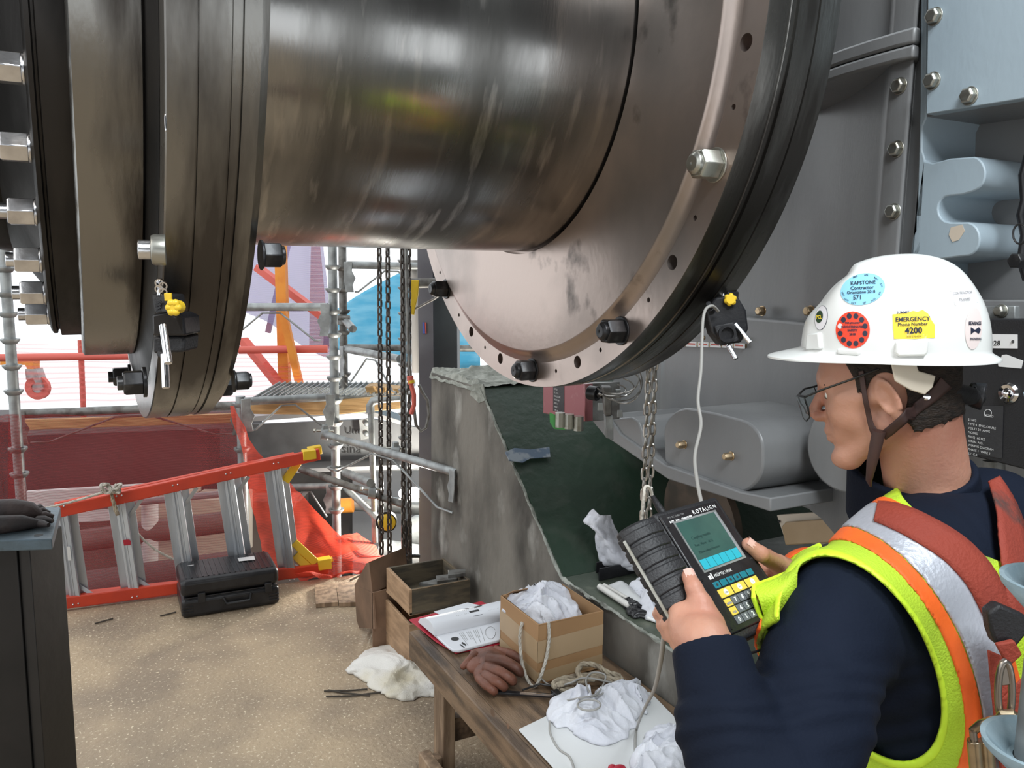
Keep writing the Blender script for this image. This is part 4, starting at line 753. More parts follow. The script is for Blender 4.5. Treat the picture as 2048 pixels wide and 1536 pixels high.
for i, (px, z) in enumerate((((850, 1172), (902, 1152), (931, 1158), (880, 1180)), ) and ((((838, 1172), (893, 1160), (916, 1163), (874, 1176)), hB-.03), (((896, 1147), (931, 1144), (931, 1153), (896, 1157)), hB+.0), (((872, 1158), (912, 1153), (914, 1164), (874, 1169)), hB-.015))):
    MB().slab([onZ(x, y, z) for x, y in px], (0, 0, .016)).build('plate', MT['galvd'], t, bevel=.001)
t = thing('cardboard_box', 'torn brown cardboard box on the floor left of the plywood crates', 'box', onZ(725, 1255, 0))
k = onZ(716, 1256, 0); uc = k.x; 
MB().slab([onU(x, y, uc) for x, y in ((709, 1170), (745, 1186), (750, 1258), (718, 1255), (713, 1240), (711, 1205))], (.008, 0, 0)).build('side_panel', MT['cardd'], t)
b0 = onU(745, 1186, uc); MB().slab([onU(x, y, uc+.004) for x, y in ((709, 1170), (733, 1127), (738, 1124), (745, 1186))], (.22, .12, 0)).build('tilted_panel', MT['cardd'], t)
MB().slab([b0, b0+Vector((.14, 0, .01)), b0+Vector((.14, 0, -b0.z)), Vector((b0.x, b0.y, 0))], (0, .008, 0)).build('front_panel', MT['cardd'], t)
MB().slab([onD(x, y, 4.28) for x, y in ((732, 1127), (800, 1134), (790, 1150), (760, 1160), (748, 1160), (728, 1150))], FW*.008).build('back_flap', MT['cardd'], t)
MB().slab([onD(x, y, 3.85) for x, y in ((744, 1188), (750, 1165), (752, 1190), (750, 1258), (745, 1258))], FW*.006).build('torn_strip', MT['card'], t)
for i, (px, lab) in enumerate(((((629, 1176), (672, 1174), (676, 1212), (632, 1216)), 'flat grey board on the floor left of the torn box, nearer the ladder'), (((672, 1175), (712, 1172), (716, 1212), (678, 1214)), 'flat grey board on the floor touching the torn box'))):
    tag(MB().slab([onZ(x, y, .002) for x, y in px], UP*.022).build('wood_offcut', MT['benchl']), lab, 'board')
for i, pts in enumerate((((652, 1393), (700, 1392), (748, 1386), (765, 1384)), ((656, 1380), (690, 1386), (740, 1391)), ((648, 1362+20), (700, 1381), (735, 1378)), ((700, 1160), (720, 1150), (738, 1143)), ((190, 1247), (215, 1240), (226, 1237)), ((320, 1232), (340, 1227), (352, 1224)))):
    tag(MB().tube([onZ(x, y, .006) for x, y in pts], .0035, 6).build('twig', MT['twig']), ('dry twig under the sack mouth, lowest of three', 'dry twig under the sack mouth, middle of three', 'dry twig under the sack mouth, upper of three', 'dry twig beside the red netting heap', 'dry twig on the floor left of the case, further one', 'dry twig on the floor nearest the case')[i], 'twig')
# crumpled cloth generator ----------------------------------------
def crumple(name, label, cat, outline, z, h, m, seed=0, fr=14., fold=.5, n=46, top=None, parent=None, lift=None, warp=.25, thick=.003):
    """cloth heap: outline = pixel polygon on plane z; h = heap height"""
    P = [onZ(x, y, z) if not isinstance(x, Vector) else x for x, y in outline]; c = sum(P, Vector())/len(P); K = len(P)
    def edge(a):
        f = a*K; i = int(f) % K; f -= int(f); p0, p1, p2, p3 = P[i-1], P[i], P[(i+1) % K], P[(i+2) % K]
        return .5*((2*p1)+(p2-p0)*f+(2*p0-5*p1+4*p2-p3)*f*f+(3*p1-p0-3*p2+p3)*f**3)
    nr, na = n, n*3; vs = []; R0 = sum((p-c).length for p in P)/K
    for j in range(nr+1):
        r = j/nr
        for i in range(na):
            a = i/na; e = edge(a); p = c+(e-c)*r; q = Vector((p.x, p.y, seed*1.7))
            w = Vector((noise.noise(q*fr*.35), noise.noise(q*fr*.35+Vector((5, 1, 2))), 0))*warp
            s = q+w*1.0
            s = s+Vector((noise.noise(s*fr*.5+Vector((2, 2, 7))), noise.noise(s*fr*.5+Vector((8, 3, 1))), 0))*.06
            F1 = lambda k, o: (1-min(1, abs(noise.noise(s*k+Vector((o, o*.7, 0))))*2.3))
            hh = .3+fold*(.62*F1(fr*.5, 1)+.30*F1(fr*1.05, 5)+.09*F1(fr*2.2, 9)-.1)+.3*noise.noise(s*fr*.3)
            env = (1-r**3.2)**.6 if r < 1 else 0
            hh = max(h*env*hh, .0025*(1-.5*r))
            p = p+UP*hh+Vector((noise.noise(s*fr*.8+Vector((1, 7, 3))), noise.noise(s*fr*.8+Vector((4, 2, 8))), 0))*h*.3*math.sin(min(1, r*1.4)*math.pi/2)+Vector((noise.noise(q*40), noise.noise(q*40+Vector((3, 3, 3))), 0))*.012*r
            if lift: p = p+lift(p, r)
            p.z = max(p.z, z+.001) if lift is None else p.z; vs.append(p)
    fs = [(j*na+i, j*na+(i+1) % na, (j+1)*na+(i+1) % na, (j+1)*na+i) for j in range(nr) for i in range(na)]
    o = MB().add(vs, fs).build(name, m, parent, smooth=180)
    s = o.modifiers.new('s', 'SOLIDIFY'); s.thickness = thick; s.offset = 1
    return tag(o, label, cat)
# sack
def patch(name, label, cat, g, m, seed, amp, fr, nx=60, ny=40, th=.003, parent=None, rid=True):
    """g: grid of control points rows x cols (Vectors)"""
    R, C = len(g), len(g[0]); vs = []
    def cr(P, f):
        k = len(P); x = f*(k-1); i = min(int(x), k-2); x -= i; p0, p1, p2, p3 = P[max(i-1, 0)], P[i], P[i+1], P[min(i+2, k-1)]
        return .5*((2*p1)+(p2-p0)*x+(2*p0-5*p1+4*p2-p3)*x*x+(3*p1-p0-3*p2+p3)*x**3)
    G_ = [[cr([cr(row, i/nx) for row in g], j/ny) for i in range(nx+1)] for j in range(ny+1)]
    for j in range(ny+1):
        for i in range(nx+1):
            p = G_[j][i]; a = G_[j][min(i+1, nx)]-G_[j][max(i-1, 0)]; b = G_[min(j+1, ny)][i]-G_[max(j-1, 0)][i]; nn = a.cross(b).normalized() if a.cross(b).length > 1e-12 else UP
            q = p*fr+Vector((seed, 0, 0)); w = noise.noise(q*.5)*.6+((1-abs(noise.noise(q))*2.2)*.5 if rid else 0)+noise.noise(q*2.5)*.25; vs.append(p+nn*w*amp)
    o = MB().add(vs, [(j*(nx+1)+i, j*(nx+1)+i+1, (j+1)*(nx+1)+i+1, (j+1)*(nx+1)+i) for j in range(ny) for i in range(nx)]).build(name, m, parent, smooth=180)
    s = o.modifiers.new('s', 'SOLIDIFY'); s.thickness = th
    return tag(o, label, cat)
t = thing('woven_sack', 'crumpled white woven sack with open mouth lying on the floor beside the bench', 'sack', onZ(790, 1400, 0))
D_ = lambda x, y, d: onD(x, y, d)
patch('sack_cloth', None, None, [[D_(735, 1302, 3.75), D_(780, 1287, 3.72), D_(822, 1278, 3.7), D_(880, 1290, 3.62)],
 [D_(712, 1318, 3.62), D_(770, 1318, 3.5), D_(830, 1312, 3.42), D_(900, 1322, 3.4)],
 [D_(699, 1328, 3.5), D_(752, 1352, 3.38), D_(822, 1350, 3.3), D_(905, 1352, 3.25)],
 [D_(730, 1366, 3.4), D_(760, 1385, 3.32), D_(800, 1385, 3.26), D_(850, 1388, 3.24)]], MT['sack'], 3, .012, 12, parent=t)
crumple('sack_body', None, None, ((704, 1350), (712, 1325), (745, 1300), (830, 1288), (930, 1330), (935, 1385), (850, 1395), (790, 1398)), .001, .085, MT['sack'], 5, 11, parent=t)
patch('sack_lip', None, None, [[D_(702, 1332, 3.5), D_(735, 1352, 3.42), D_(765, 1376, 3.34)], [D_(703, 1352, 3.46), D_(735, 1374, 3.4), D_(760, 1392, 3.3)], [D_(706, 1372, 3.44), D_(738, 1385, 3.38), D_(775, 1400, 3.28)]], mat('sheer_sack_lip', (.55, .45, .36), .6), 6, .008, 20, 24, 16, parent=t)
# ------------------------------------------------------------ bench
zb = .46; e0 = onZ(822, 1268, zb); bu0 = e0.x; bv1 = e0.y+.02; bu1 = U0-.012; bv0 = .95
t = thing('wooden_bench', 'long low weathered timber bench running beside the green ledge', 'bench', (bu0+.2, 2.0, 0))
MB().slab([(bu0+.04, bv0, zb-.035), (bu1, bv0, zb-.035), (bu1, bv1-.04, zb-.035), (bu0+.04, bv1-.04, zb-.035)], (0, 0, .033)).build('top_board', MT['bench'], t, bevel=.002)
MB().slab([(bu0, bv0, zb-.095), (bu0+.038, bv0, zb-.095), (bu0+.038, bv1, zb-.095), (bu0, bv1, zb-.095)], (0, 0, .097)).build('side_rail', MT['bench'], t, bevel=.004)
MB().slab([(bu0+.0385, bv1-.04, zb-.095), (bu1, bv1-.04, zb-.095), (bu1, bv1, zb-.095), (bu0+.0385, bv1, zb-.095)], (0, 0, .097)).build('end_rail', MT['bench'], t, bevel=.003)
kn_ = MB()
for x, y, r in ((985, 1425, .012), (1016, 1452, .008)):
    p = onU(x, y, bu0-.0006); kn_.cyl(p-XA*.0002, p+XA*.001, r, n=18)
kn_.build('knots', MT['cardd'], t)
lv = onU(868, 1400, bu0+.02).y
def vleg(u, v, w=.045, d=.085): MB().slab([(u, v, 0), (u+w, v, 0), (u+w, v+d, 0), (u, v+d, 0)], (0, 0, zb-.037)).build('leg', MT['benchl'], t, bevel=.003)
vleg(bu0+.042, lv-.03); vleg(bu0+.042, 1.2); vleg(bu1-.06, lv-.03); vleg(bu1-.06, 1.2)
MB().slab([(bu0+.09, lv-.01, .12), (bu1-.062, lv-.01, .12), (bu1-.062, lv+.03, .12), (bu0+.09, lv+.03, .12)], (0, 0, .085)).build('stretcher', MT['bench'], t, bevel=.003)
a = onZ(832, 1462, .14); 
MB().slab([(bu0-.03, lv-.85, .0), (bu0+.012, lv-.85, .0), (bu0+.012, lv+.02, .0), (bu0-.03, lv+.02, .0)], (0, 0, .1)).build('floor_runner', MT['benchl'], t, bevel=.004)
MB().slab([(bu0+.012, lv-.02, .03), (bu0+.042, lv-.02, .03), (bu0+.042, lv+.02, .03), (bu0+.012, lv+.02, .03)], (0, 0, .05)).build('runner_block', MT['benchl'], t)
zt_ = zb+.001
# manual
t = thing('manual', 'open illustrated manual in a crimson cover at the far end of the bench', 'book', onZ(930, 1260, zt_))
Z = lambda x, y, h=0.: onZ(x, y, zt_+h)
MB().slab([Z(818, 1241, .004), Z(962, 1204, .004), Z(1001, 1222, .004), Z(1001, 1262, .004), Z(1000, 1290, .002), Z(912, 1308, .002), Z(872, 1285, .002)], UP*.004).build('cover', MT['crim'], t, bevel=.001)
pg = MB().slab([Z(866, 1271, .010), Z(1003, 1240, .010), Z(1003, 1284, .008), Z(918, 1306, .008), Z(906, 1305, .008), Z(898, 1300, .009)], UP*.010).build('page_block', MT['page'], t, bevel=.003)
vs = []; nx = 24
for i in range(nx+1):
    f = i/nx; A_ = Z(838, 1246, .012).lerp(Z(1003, 1212, .012), 0); 
L0, L1 = Z(836, 1246, .01), Z(1003, 1208, .01); M0, M1 = Z(869, 1272, .02), Z(1006, 1241, .02)
m = MB(); prof_ = [(0, 0.004), (.12, .022), (.35, .036), (.62, .042), (.85, .036), (.98, .018), (1.0, .0)]
vs = [L0.lerp(M0, f)+UP*(h) for f, h in prof_]+[L1.lerp(M1, f)+UP*(h) for f, h in prof_]; n_ = len(prof_)
cp = m.add(vs, [(i, i+1, n_+i+1, n_+i) for i in range(n_-1)]+[tuple(range(n_)), tuple(range(n_, 2*n_))[::-1]]).build('curled_pages', MT['page'], t, smooth=70)
bd = MB().slab([Z(868, 1224, .009), Z(935, 1206, .009), Z(962, 1212, .009), Z(892, 1236, .009)], UP*.002).build('loose_sheet', MT['page'], t)
# print lines
k = MB()
def surfp(f, s): # point on curled page
    i = 0
    while i < n_-2 and prof_[i+1][0] < f: i += 1
    h = prof_[i][1]+(prof_[i+1][1]-prof_[i][1])*(f-prof_[i][0])/(prof_[i+1][0]-prof_[i][0]); return L0.lerp(M0, f).lerp(L1.lerp(M1, f), s)+UP*(h+.0006)
for j in range(16):
    s = .36+.022*j
    if j % 5 == 4: continue
    for f in (.2, .5): k.bar(surfp(f, s), surfp(f+.24, s+.0), .0016, .0003)
for j in range(8): k.bar(surfp(.2, .8+.02*j), surfp(.8, .8+.02*j), .0014, .0003)
k.build('print_lines', MT['grey_ink'], cp)
k = MB(); k.slab([surfp(.66, .53), surfp(.66, .66), surfp(.88, .70), surfp(.88, .57)], UP*.0006).slab([surfp(.4, .62), surfp(.36, .72), surfp(.45, .73), surfp(.5, .63)], UP*.0006).slab([surfp(.32, .5), surfp(.28, .53), surfp(.42, .56), surfp(.42, .53)], UP*.0006).build('print_drawing', MT['ink'], cp)
k = MB(); P0, P1, P2, P3 = Z(872, 1272, .0205), Z(1003, 1242, .0205), Z(1003, 1284, .0185), Z(912, 1305, .0185)
S = lambda a, b: P0.lerp(P1, a).lerp(P3.lerp(P2, a), b)
for j in range(13):
    a = .32+.028*j
    if j % 4 != 3: k.bar(S(a, .12), S(a, .55+.25*(j % 3 == 0)), .0014, .0003)
k.tube([S(.8+.09*math.cos(x), .45+.3*math.sin(x)) for x in [i*.5 for i in range(13)]], .0008, 4); k.build('print_lines', MT['grey_ink'], pg)
k = MB(); k.lathe([(0, .0), (0, .014), (.0005, .014), (.0005, 0)], S(.2, .35), UP, 20).slab([S(.24, .62), S(.27, .58), S(.3, .75), S(.27, .8)], UP*.0004).slab([S(.19, .68), S(.21, .66), S(.24, .85), S(.215, .87)], UP*.0004).build('print_drawing', MT['ink'], pg)
# cardboard box on the bench
k0 = onZ(1074, 1369, zt_); bx, by = k0.x, k0.y; bw = onV(1205, 1300, by).x-bx; bw = min(bw, bu1-bx-.003); bl_ = onU(1000, 1260, bx).y-by; bh = onU(1073, 1247, bx).z-zt_
t = thing('cardboard_box', 'small tape-banded cardboard box full of white rags on the bench', 'box', (bx+bw/2, by+bl_/2, zt_))
m = MB(); openbox(m, (bx, by, zt_), bw, bl_, bh, .005); m.build('box', MT['card'], t, bevel=.0015)
k = MB()
for (z0, z1_) in ((.36, .72), (.02, .2)):
    k.slab([(bx-.0008, by-.0008, zt_+bh*z0), (bx-.0008, by+bl_+.0008, zt_+bh*(z0+.03)), (bx-.0008, by+bl_+.0008, zt_+bh*(z1_+.04)), (bx-.0008, by-.0008, zt_+bh*z1_)], (.0006, 0, 0)).slab([(bx-.0008, by-.0008, zt_+bh*z0), (bx+bw, by-.0008, zt_+bh*(z0+.05)), (bx+bw, by-.0008, zt_+bh*(z1_+.05)), (bx-.0008, by-.0008, zt_+bh*z1_)], (0, .0006, 0))
k.build('parcel_tape', MT['cardl'], t)
ropetube([(bx-.004, by+.095, zt_+bh-.03), (bx-.012, by+.095, zt_+bh-.08), (bx-.014, by+.07, zt_+bh-.16), (bx-.014, by+.02, zt_+bh-.2), (bx-.008, by-.012, zt_+bh-.19), (bx+.02, by-.014, zt_+bh-.12), (bx+.035, by-.008, zt_+bh-.05), (bx+.035, by-.002, zt_+bh+.002)], .0055, m=MT['ropew'], parent=t, name='rope_handle')
MB().slab([(bx+.02, by+bl_-.003, zt_+bh), (bx+.1, by+bl_-.003, zt_+bh), (bx+.09, by+bl_-.03, zt_+bh+.02), (bx+.03, by+bl_-.03, zt_+bh+.02)], (0, .003, 0)).build('flap_scrap', MT['card'], t)
zr = zt_+bh-.05
def zl(x, y): return (onZ(x, y, zr), None)
crumple('rag', 'white cotton rags heaped in the tape-banded cardboard box', 'rag', ((1012, 1222), (1022, 1212), (1060, 1196), (1100, 1188), (1140, 1200), (1158, 1225), (1162, 1238), (1120, 1246), (1085, 1254), (1045, 1240)), zr, .095, MT['cloth'], 11, 17, .6, n=56)
# gloves
t = thing('leather_gloves', 'pair of soft brown leather gloves folded over on the bench beside the manual', 'gloves', Z(1000, 1340))
Q = lambda x, y, h: Z(x, y, h)
m = MB(); m.ball(Q(985, 1345, .03), (.062, .05, .034), 14); m.ball(Q(965, 1330, .022), (.055, .045, .026), 12); gb = m.build('palm', MT['leather'], t, smooth=80)
rmx = gb.modifiers.new('r', 'REMESH'); rmx.mode = 'VOXEL'; rmx.voxel_size = .003; rmx.use_smooth_shade = True
for i, pts in enumerate((((975, 1318, .06, .02), (1005, 1322, .066, .019), (1032, 1336, .058, .017), (1046, 1352, .035, .014)), ((972, 1335, .055, .018), (1000, 1345, .062, .018), (1022, 1358, .05, .016), (1030, 1368, .03, .013)), ((970, 1350, .045, .017), (990, 1362, .05, .017), (1006, 1372, .038, .014), (1012, 1378, .022, .012)), ((958, 1355, .035, .015), (972, 1370, .035, .015), (986, 1381, .028, .013), (994, 1386, .016, .010)), ((950, 1310, .03, .016), (938, 1322, .03, .014), (928, 1332, .02, .011), (922, 1336, .012, .008)), ((990, 1300, .03, .016), (1020, 1308, .035, .016), (1045, 1320, .03, .015), (1052, 1335, .02, .012)))):
    PP = [Q(x, y, h) for x, y, h, r in pts]; RR = [r for *_, r in pts]; MB().tube([PP[0].lerp(PP[1], 0)]+[PP[0].lerp(PP[1], .5)]+[PP[1]]+[PP[1].lerp(PP[2], .5)+UP*.002]+[PP[2]]+[PP[2].lerp(PP[3], .5)]+[PP[3]], [RR[0], (RR[0]+RR[1])/2*.97, RR[1], (RR[1]+RR[2])/2*.96, RR[2], RR[2]*.95, RR[3]*.5], 14).build('finger', MT['leather'], t, smooth=80)
patch('cuff', None, None, [[Q(942, 1300, .02), Q(985, 1292, .04), Q(1010, 1300, .03)], [Q(935, 1312, .02), Q(975, 1305, .055), Q(1012, 1318, .05)], [Q(930, 1325, .01), Q(962, 1325, .05), Q(1000, 1330, .06)]], MT['leather'], 4, .006, 26, 24, 18, .004, t)
# coiled rope
t = thing('coiled_rope', 'small coil of two-tone twisted rope lying on the bench against the ledge', 'rope', Z(1180, 1355))
ropetube([Q(1148, 1378, .014), Q(1120, 1380, .02), Q(1108, 1368, .022), Q(1125, 1358, .024), Q(1165, 1352, .026), Q(1210, 1348, .026), Q(1235, 1352, .026), Q(1248, 1368, .02)], .010, parent=t, tw=20)
ropetube([Q(1112, 1374, .034), Q(1130, 1366, .04), Q(1170, 1360, .04), Q(1200, 1356, .04), Q(1236, 1362, .036), Q(1244, 1378, .025)], .010, parent=t)
ropetube([Q(1172, 1366, .036), Q(1156, 1345, .05), Q(1166, 1328, .055), Q(1195, 1332, .05), Q(1215, 1345, .04), Q(1240, 1352, .03)], .009, parent=t)
# folding tool
t = thing('alignment_bracket', 'slim black metal chain bracket lying on the bench in front of the coiled rope', 'bracket', Z(1065, 1385))
MB().bar(Q(993, 1384, .012), Q(1142, 1394, .012), .016, .008).build('bar', MT['black'], t, bevel=.0015); MB().bar(Q(1040, 1386, .018), Q(1110, 1391, .018), .004, .006).build('bright_edge', MT['chrome'], t)
MB().box(Q(1113, 1389, .02), (.022, .03, .02)).build('clamp_jaw', MT['nut'], t, bevel=.002); MB().tube([Q(1045, 1380, .016), Q(1080, 1368, .018), Q(1105, 1372, .016)], .003, 6).build('side_arm', MT['nut'], t)
# white board and rags
t = tag(MB().slab([Z(1037, 1461, .001), Z(1168, 1398, .001), Z(1300, 1386, .001), Z(1500, 1590, .001), Z(1200, 1640, .001)], UP*.004).build('white_board', MT['paper'], bevel=.001), 'sheet of white board lying on the near end of the bench', 'board')
crumple('rag', 'large crumpled white rag on the white board beside the cable ring', 'rag', ((1097, 1432), (1105, 1412), (1150, 1392), (1200, 1395), (1250, 1372), (1290, 1378), (1302, 1400), (1290, 1425), (1275, 1450), (1235, 1485), (1190, 1490), (1150, 1470), (1140, 1458), (1110, 1455)), zt_+.006, .062, MT['cloth'], 21, 17, .8, n=60)
crumple('rag', 'crumpled white rag at the near end of the white board by the elbow', 'rag', ((1262, 1530), (1280, 1490), (1320, 1462), (1370, 1468), (1398, 1500), (1405, 1540), (1360, 1580), (1280, 1590)), zt_+.006, .08, MT['cloth'], 33, 15, .6, n=56)
tag(MB().ball(Z(1238, 1538, .012), (.02, .014, .009), 8).ball(Z(1225, 1536, .012), (.012, .012, .008), 8).build('red_plug', MT['crim']), 'small red plastic cap on the white board at the bottom edge', 'cap')
# ledge items
zL = .627; K = lambda x, y, h=0.: onZ(x, y, zL+h)
t = thing('black_tray', 'empty black metal angle tray on the green ledge behind the reader', 'tray', K(1240, 1170))
MB().slab([K(1198, 1160), K(1292, 1140), K(1292, 1128), K(1196, 1146)], UP*.004).slab([K(1198, 1162), K(1292, 1142), K(1292, 1141), K(1198, 1160)], UP*.045).slab([K(1192, 1146), K(1290, 1127), K(1290, 1125), K(1192, 1144)], UP*.04).build('angle', MT['black'], t, bevel=.001)
# standing rag
def up(x, y, d): return onD(x, y, d)
d0 = (K(1240, 1140)-CAM).dot(FW)
t = thing('rag', 'stained white rag standing up in a peak on the green ledge left of the reader', 'rag', K(1240, 1150))
patch('folded_cloth', None, None, [[up(1186, 1018, d0), up(1202, 1030, d0-.03), up(1222, 1030, d0)], [up(1166, 1042, d0), up(1190, 1052, d0-.05), up(1230, 1050, d0)], [up(1188, 1058, d0), up(1205, 1070, d0-.06), up(1243, 1070, d0)], [up(1190, 1095, d0), up(1225, 1100, d0-.07), up(1262, 1095, d0-.02)], [up(1205, 1130, d0), up(1245, 1130, d0-.07), up(1292, 1125, d0-.04)], [up(1212, 1122, d0), up(1255, 1140, d0-.05), up(1305, 1140, d0-.06)]], MT['cloth'], 12, .014, 22, 40, 60, .003, t)
t = thing('rolled_paper', 'rolled white plastic sheet lying on the green ledge beside the black tray', 'roll', K(1240, 1190))
MB().cyl(K(1199, 1173, .014), K(1262, 1214, .014), .011, n=16).cyl(K(1208, 1170, .012), K(1280, 1212, .012), .007, n=12).build('roll', MT['sack'], t)
patch('loose_sheet', None, None, [[K(1212, 1170, .01), K(1240, 1160, .03), K(1252, 1165, .03)], [K(1240, 1190, .01), K(1262, 1182, .03), K(1275, 1185, .02)], [K(1262, 1210, .01), K(1280, 1205, .02), K(1300, 1205, .02)]], MT['paper'], 2, .006, 20, 20, 20, .002, t)
crumple('rag', 'crumpled white paper towel on the green ledge beside the black glove', 'rag', ((1262, 1190), (1275, 1165), (1300, 1150), (1330, 1180), (1345, 1215), (1322, 1240), (1295, 1238), (1275, 1215)), zL, .075, MT['cloth'], 41, 17, .6, n=40)
t = thing('black_cable_wrap', 'crumpled wad of glossy black tape at the edge of the green ledge', 'tape', K(1270, 1225))
crumple('wad', None, None, ((1246, 1212), (1256, 1200), (1275, 1212), (1300, 1222), (1298, 1238), (1265, 1236)), zL, .035, MT['black'], 51, 30, .6, n=24, parent=t)
MB().cyl(K(1296, 1236, .008), K(1312, 1242, .008), .006, n=12).build('white_tip', MT['white'], t)
MB().tube([K(1258, 1206, .03), K(1264, 1218, .04), K(1275, 1222, .035)], .003, 6).build('tie', MT['black'], t)
# cables
def cable(name, label, pts, r=.0028, m='cable', cat='cable'):
    P = [Vector(p) for p in pts]; C = []
    for i in range(len(P)-1):
        p0, p1, p2, p3 = P[max(i-1, 0)], P[i], P[i+1], P[min(i+2, len(P)-1)]
        for s in range(8): f = s/8; C.append(.5*((2*p1)+(p2-p0)*f+(2*p0-5*p1+4*p2-p3)*f*f+(3*p1-p0-3*p2+p3)*f**3))
    C.append(P[-1]); return tag(MB().tube(C, r, 8).build(name, MT[m], smooth=80), label, cat)
cable('sensor_cable', 'grey cable hanging from the right flange sensor down to the reader', [onD(x, y, d) for x, y, d in ((1436, 622, 1.69), (1425, 612, 1.66), (1412, 618, 1.64), (1406, 640, 1.62), (1404, 680, 1.6), (1402, 740, 1.55), (1396, 800, 1.5), (1402, 850, 1.46), (1390, 910, 1.4), (1394, 960, 1.34), (1404, 1010, 1.27))], .0032)
cable('reader_cable', 'grey cable dropping from the left hand across the white board', [onD(1328, 1235, 1.06), onD(1328, 1270, 1.08), onD(1320, 1330, 1.2), onD(1308, 1380, 1.45), onD(1290, 1415, 1.75), Z(1275, 1452, .03), Z(1271, 1480, .012), Z(1272, 1530, .008), Z(1273, 1580, .008)], .0036)
cable('bench_cable', 'thin grey cable looping over the coiled rope and large rag to the bench front', [Q(1088, 1345, .02), Q(1078, 1338, .02), Q(1082, 1356, .015), Q(1105, 1372, .015), Q(1140, 1366, .05), Q(1165, 1356, .055), Q(1200, 1360, .055), Q(1240, 1372, .03), Q(1210, 1385, .035), Q(1185, 1392, .05), Q(1172, 1362, .06), Q(1185, 1345, .065), Q(1210, 1350, .06), Q(1205, 1372, .04), Q(1190, 1390, .06), Q(1160, 1396, .07), Q(1120, 1405, .03), Q(1102, 1425, .01), Q(1100, 1450, .01), Q(1102, 1470, .008), Q(1118, 1498, .008), Q(1140, 1515, .008), Q(1152, 1550, .008)], .0028)
tag(MB().tube([Z(1178+23*math.cos(a), 1410+11*math.sin(a), .085+.006*math.cos(a)) for a in [i*math.pi/16 for i in range(32)]], .003, 8, closed=True).build('cable_ring', MT['cable'], smooth=80), 'grey cable ring resting on the large white rag', 'cable')
# ------------------------------------------------------------ signed-distance surface builder
def snet(f, lo, hi, h, levels=3):
    lo = np.array(lo, float); hi = np.array(hi, float); s = 2**levels
    n = np.ceil((hi-lo)/(h*s)).astype(int)
    g = np.stack(np.meshgrid(*[np.arange(k) for k in n], indexing='ij'), -1).reshape(-1, 3)*s
    while True:
        c = lo+(g+s/2)*h; d = f(c); g = g[np.abs(d) < s*h*1.15+.002]
        if s == 1: break
        s //= 2; off = np.array([[i, j, k] for i in (0, 1) for j in (0, 1) for k in (0, 1)])*s
        g = (g[:, None, :]+off[None]).reshape(-1, 3)
    key = lambda a: (a[..., 0].astype(np.int64)*4096+a[..., 1])*4096+a[..., 2]
    off = np.array([[i, j, k] for i in (0, 1) for j in (0, 1) for k in (0, 1)]); cor = g[:, None, :]+off[None]
    uk, inv = np.unique(key(cor).reshape(-1), return_inverse=True)
    uc = np.stack([uk//(4096*4096), (uk//4096) % 4096, uk % 4096], -1); uv = f(lo+uc*h); V = uv[inv].reshape(-1, 8)
    act = (V.min(1) < 0) & (V.max(1) >= 0); g = g[act]; V = V[act]; cor = cor[act].astype(float)
    acc = np.zeros((len(g), 3)); cnt = np.zeros(len(g))
    for a in range(8):
        for b in range(a+1, 8):
            if np.abs(off[a]-off[b]).sum() != 1: continue
            m = (V[:, a] < 0) != (V[:, b] < 0); t = np.where(m, V[:, a]/np.where(m, V[:, a]-V[:, b], 1), 0)
            acc += np.where(m[:, None], cor[:, a]+(cor[:, b]-cor[:, a])*t[:, None], 0); cnt += m
    verts = lo+acc/cnt[:, None]*h
    gk = key(g); o = np.argsort(gk); gs = gk[o]; faces = []
    def find(a):
        k = key(a); p = np.clip(np.searchsorted(gs, k), 0, len(gs)-1); ok = gs[p] == k; return np.where(ok, o[p], -1)
    for ax in range(3):
        b = np.array([0, 0, 0]); b[ax] = 1; i1 = int(b[0]*4+b[1]*2+b[2]); m = (V[:, 0] < 0) != (V[:, i1] < 0)
        gg = g[m]; neg = V[m, 0] < 0; e1 = np.zeros(3, int); e2 = np.zeros(3, int); e1[(ax+1) % 3] = 1; e2[(ax+2) % 3] = 1
        q = np.stack([find(gg), find(gg-e1), find(gg-e1-e2), find(gg-e2)], -1); ok = (q >= 0).all(1); q = q[ok]; neg = neg[ok]
        q[~neg] = q[~neg][:, ::-1]; faces.append(q)
    return verts, np.concatenate(faces)
def c2w(v): R, F_ = np.array(RW), np.array(FW); return v[:, :1]*R+v[:, 1:2]*F_+v[:, 2:]*np.array([[0, 0, 1.]])
def biggest(v, q):
    lab = np.arange(len(v))
    while True:
        m = lab[q].min(1); new = lab.copy(); np.minimum.at(new, q.reshape(-1), np.repeat(m, 4)); new = new[new]
        if (new == lab).all(): break
        lab = new
    u, c = np.unique(lab, return_counts=True); k = lab == u[np.argmax(c)]; ix = np.cumsum(k)-1; q = q[k[q[:, 0]]]; return v[k], ix[q]
def sdfobj(name, f, lo, hi, h, m, parent, smooth_it=0):
    v, q = snet(f, lo, hi, h)
    if name in ('shirt', 'safety_vest', 'body'): v, q = biggest(v, q)
    me = bpy.data.meshes.new(name); me.from_pydata(c2w(v).tolist(), [], q.tolist()); me.materials.append(m); me.shade_smooth()
    o = bpy.data.objects.new(name, me); _link(o, parent)
    if smooth_it: s = o.modifiers.new('s', 'SMOOTH'); s.factor = .5; s.iterations = smooth_it
    return o
A = lambda *a: np.array(a, float)
def pc(px, py, D): w = onD(px, py, D); return A(w.dot(RW), D, w.z)
def W(p): return RW*float(p[0])+FW*float(p[1])+UP*float(p[2])
def cap(p, a, b, r0, r1):
    ab = b-a; t = np.clip(((p-a)@ab)/(ab@ab), 0, 1); return np.linalg.norm(p-a-t[:, None]*ab, axis=1)-(r0+(r1-r0)*t)
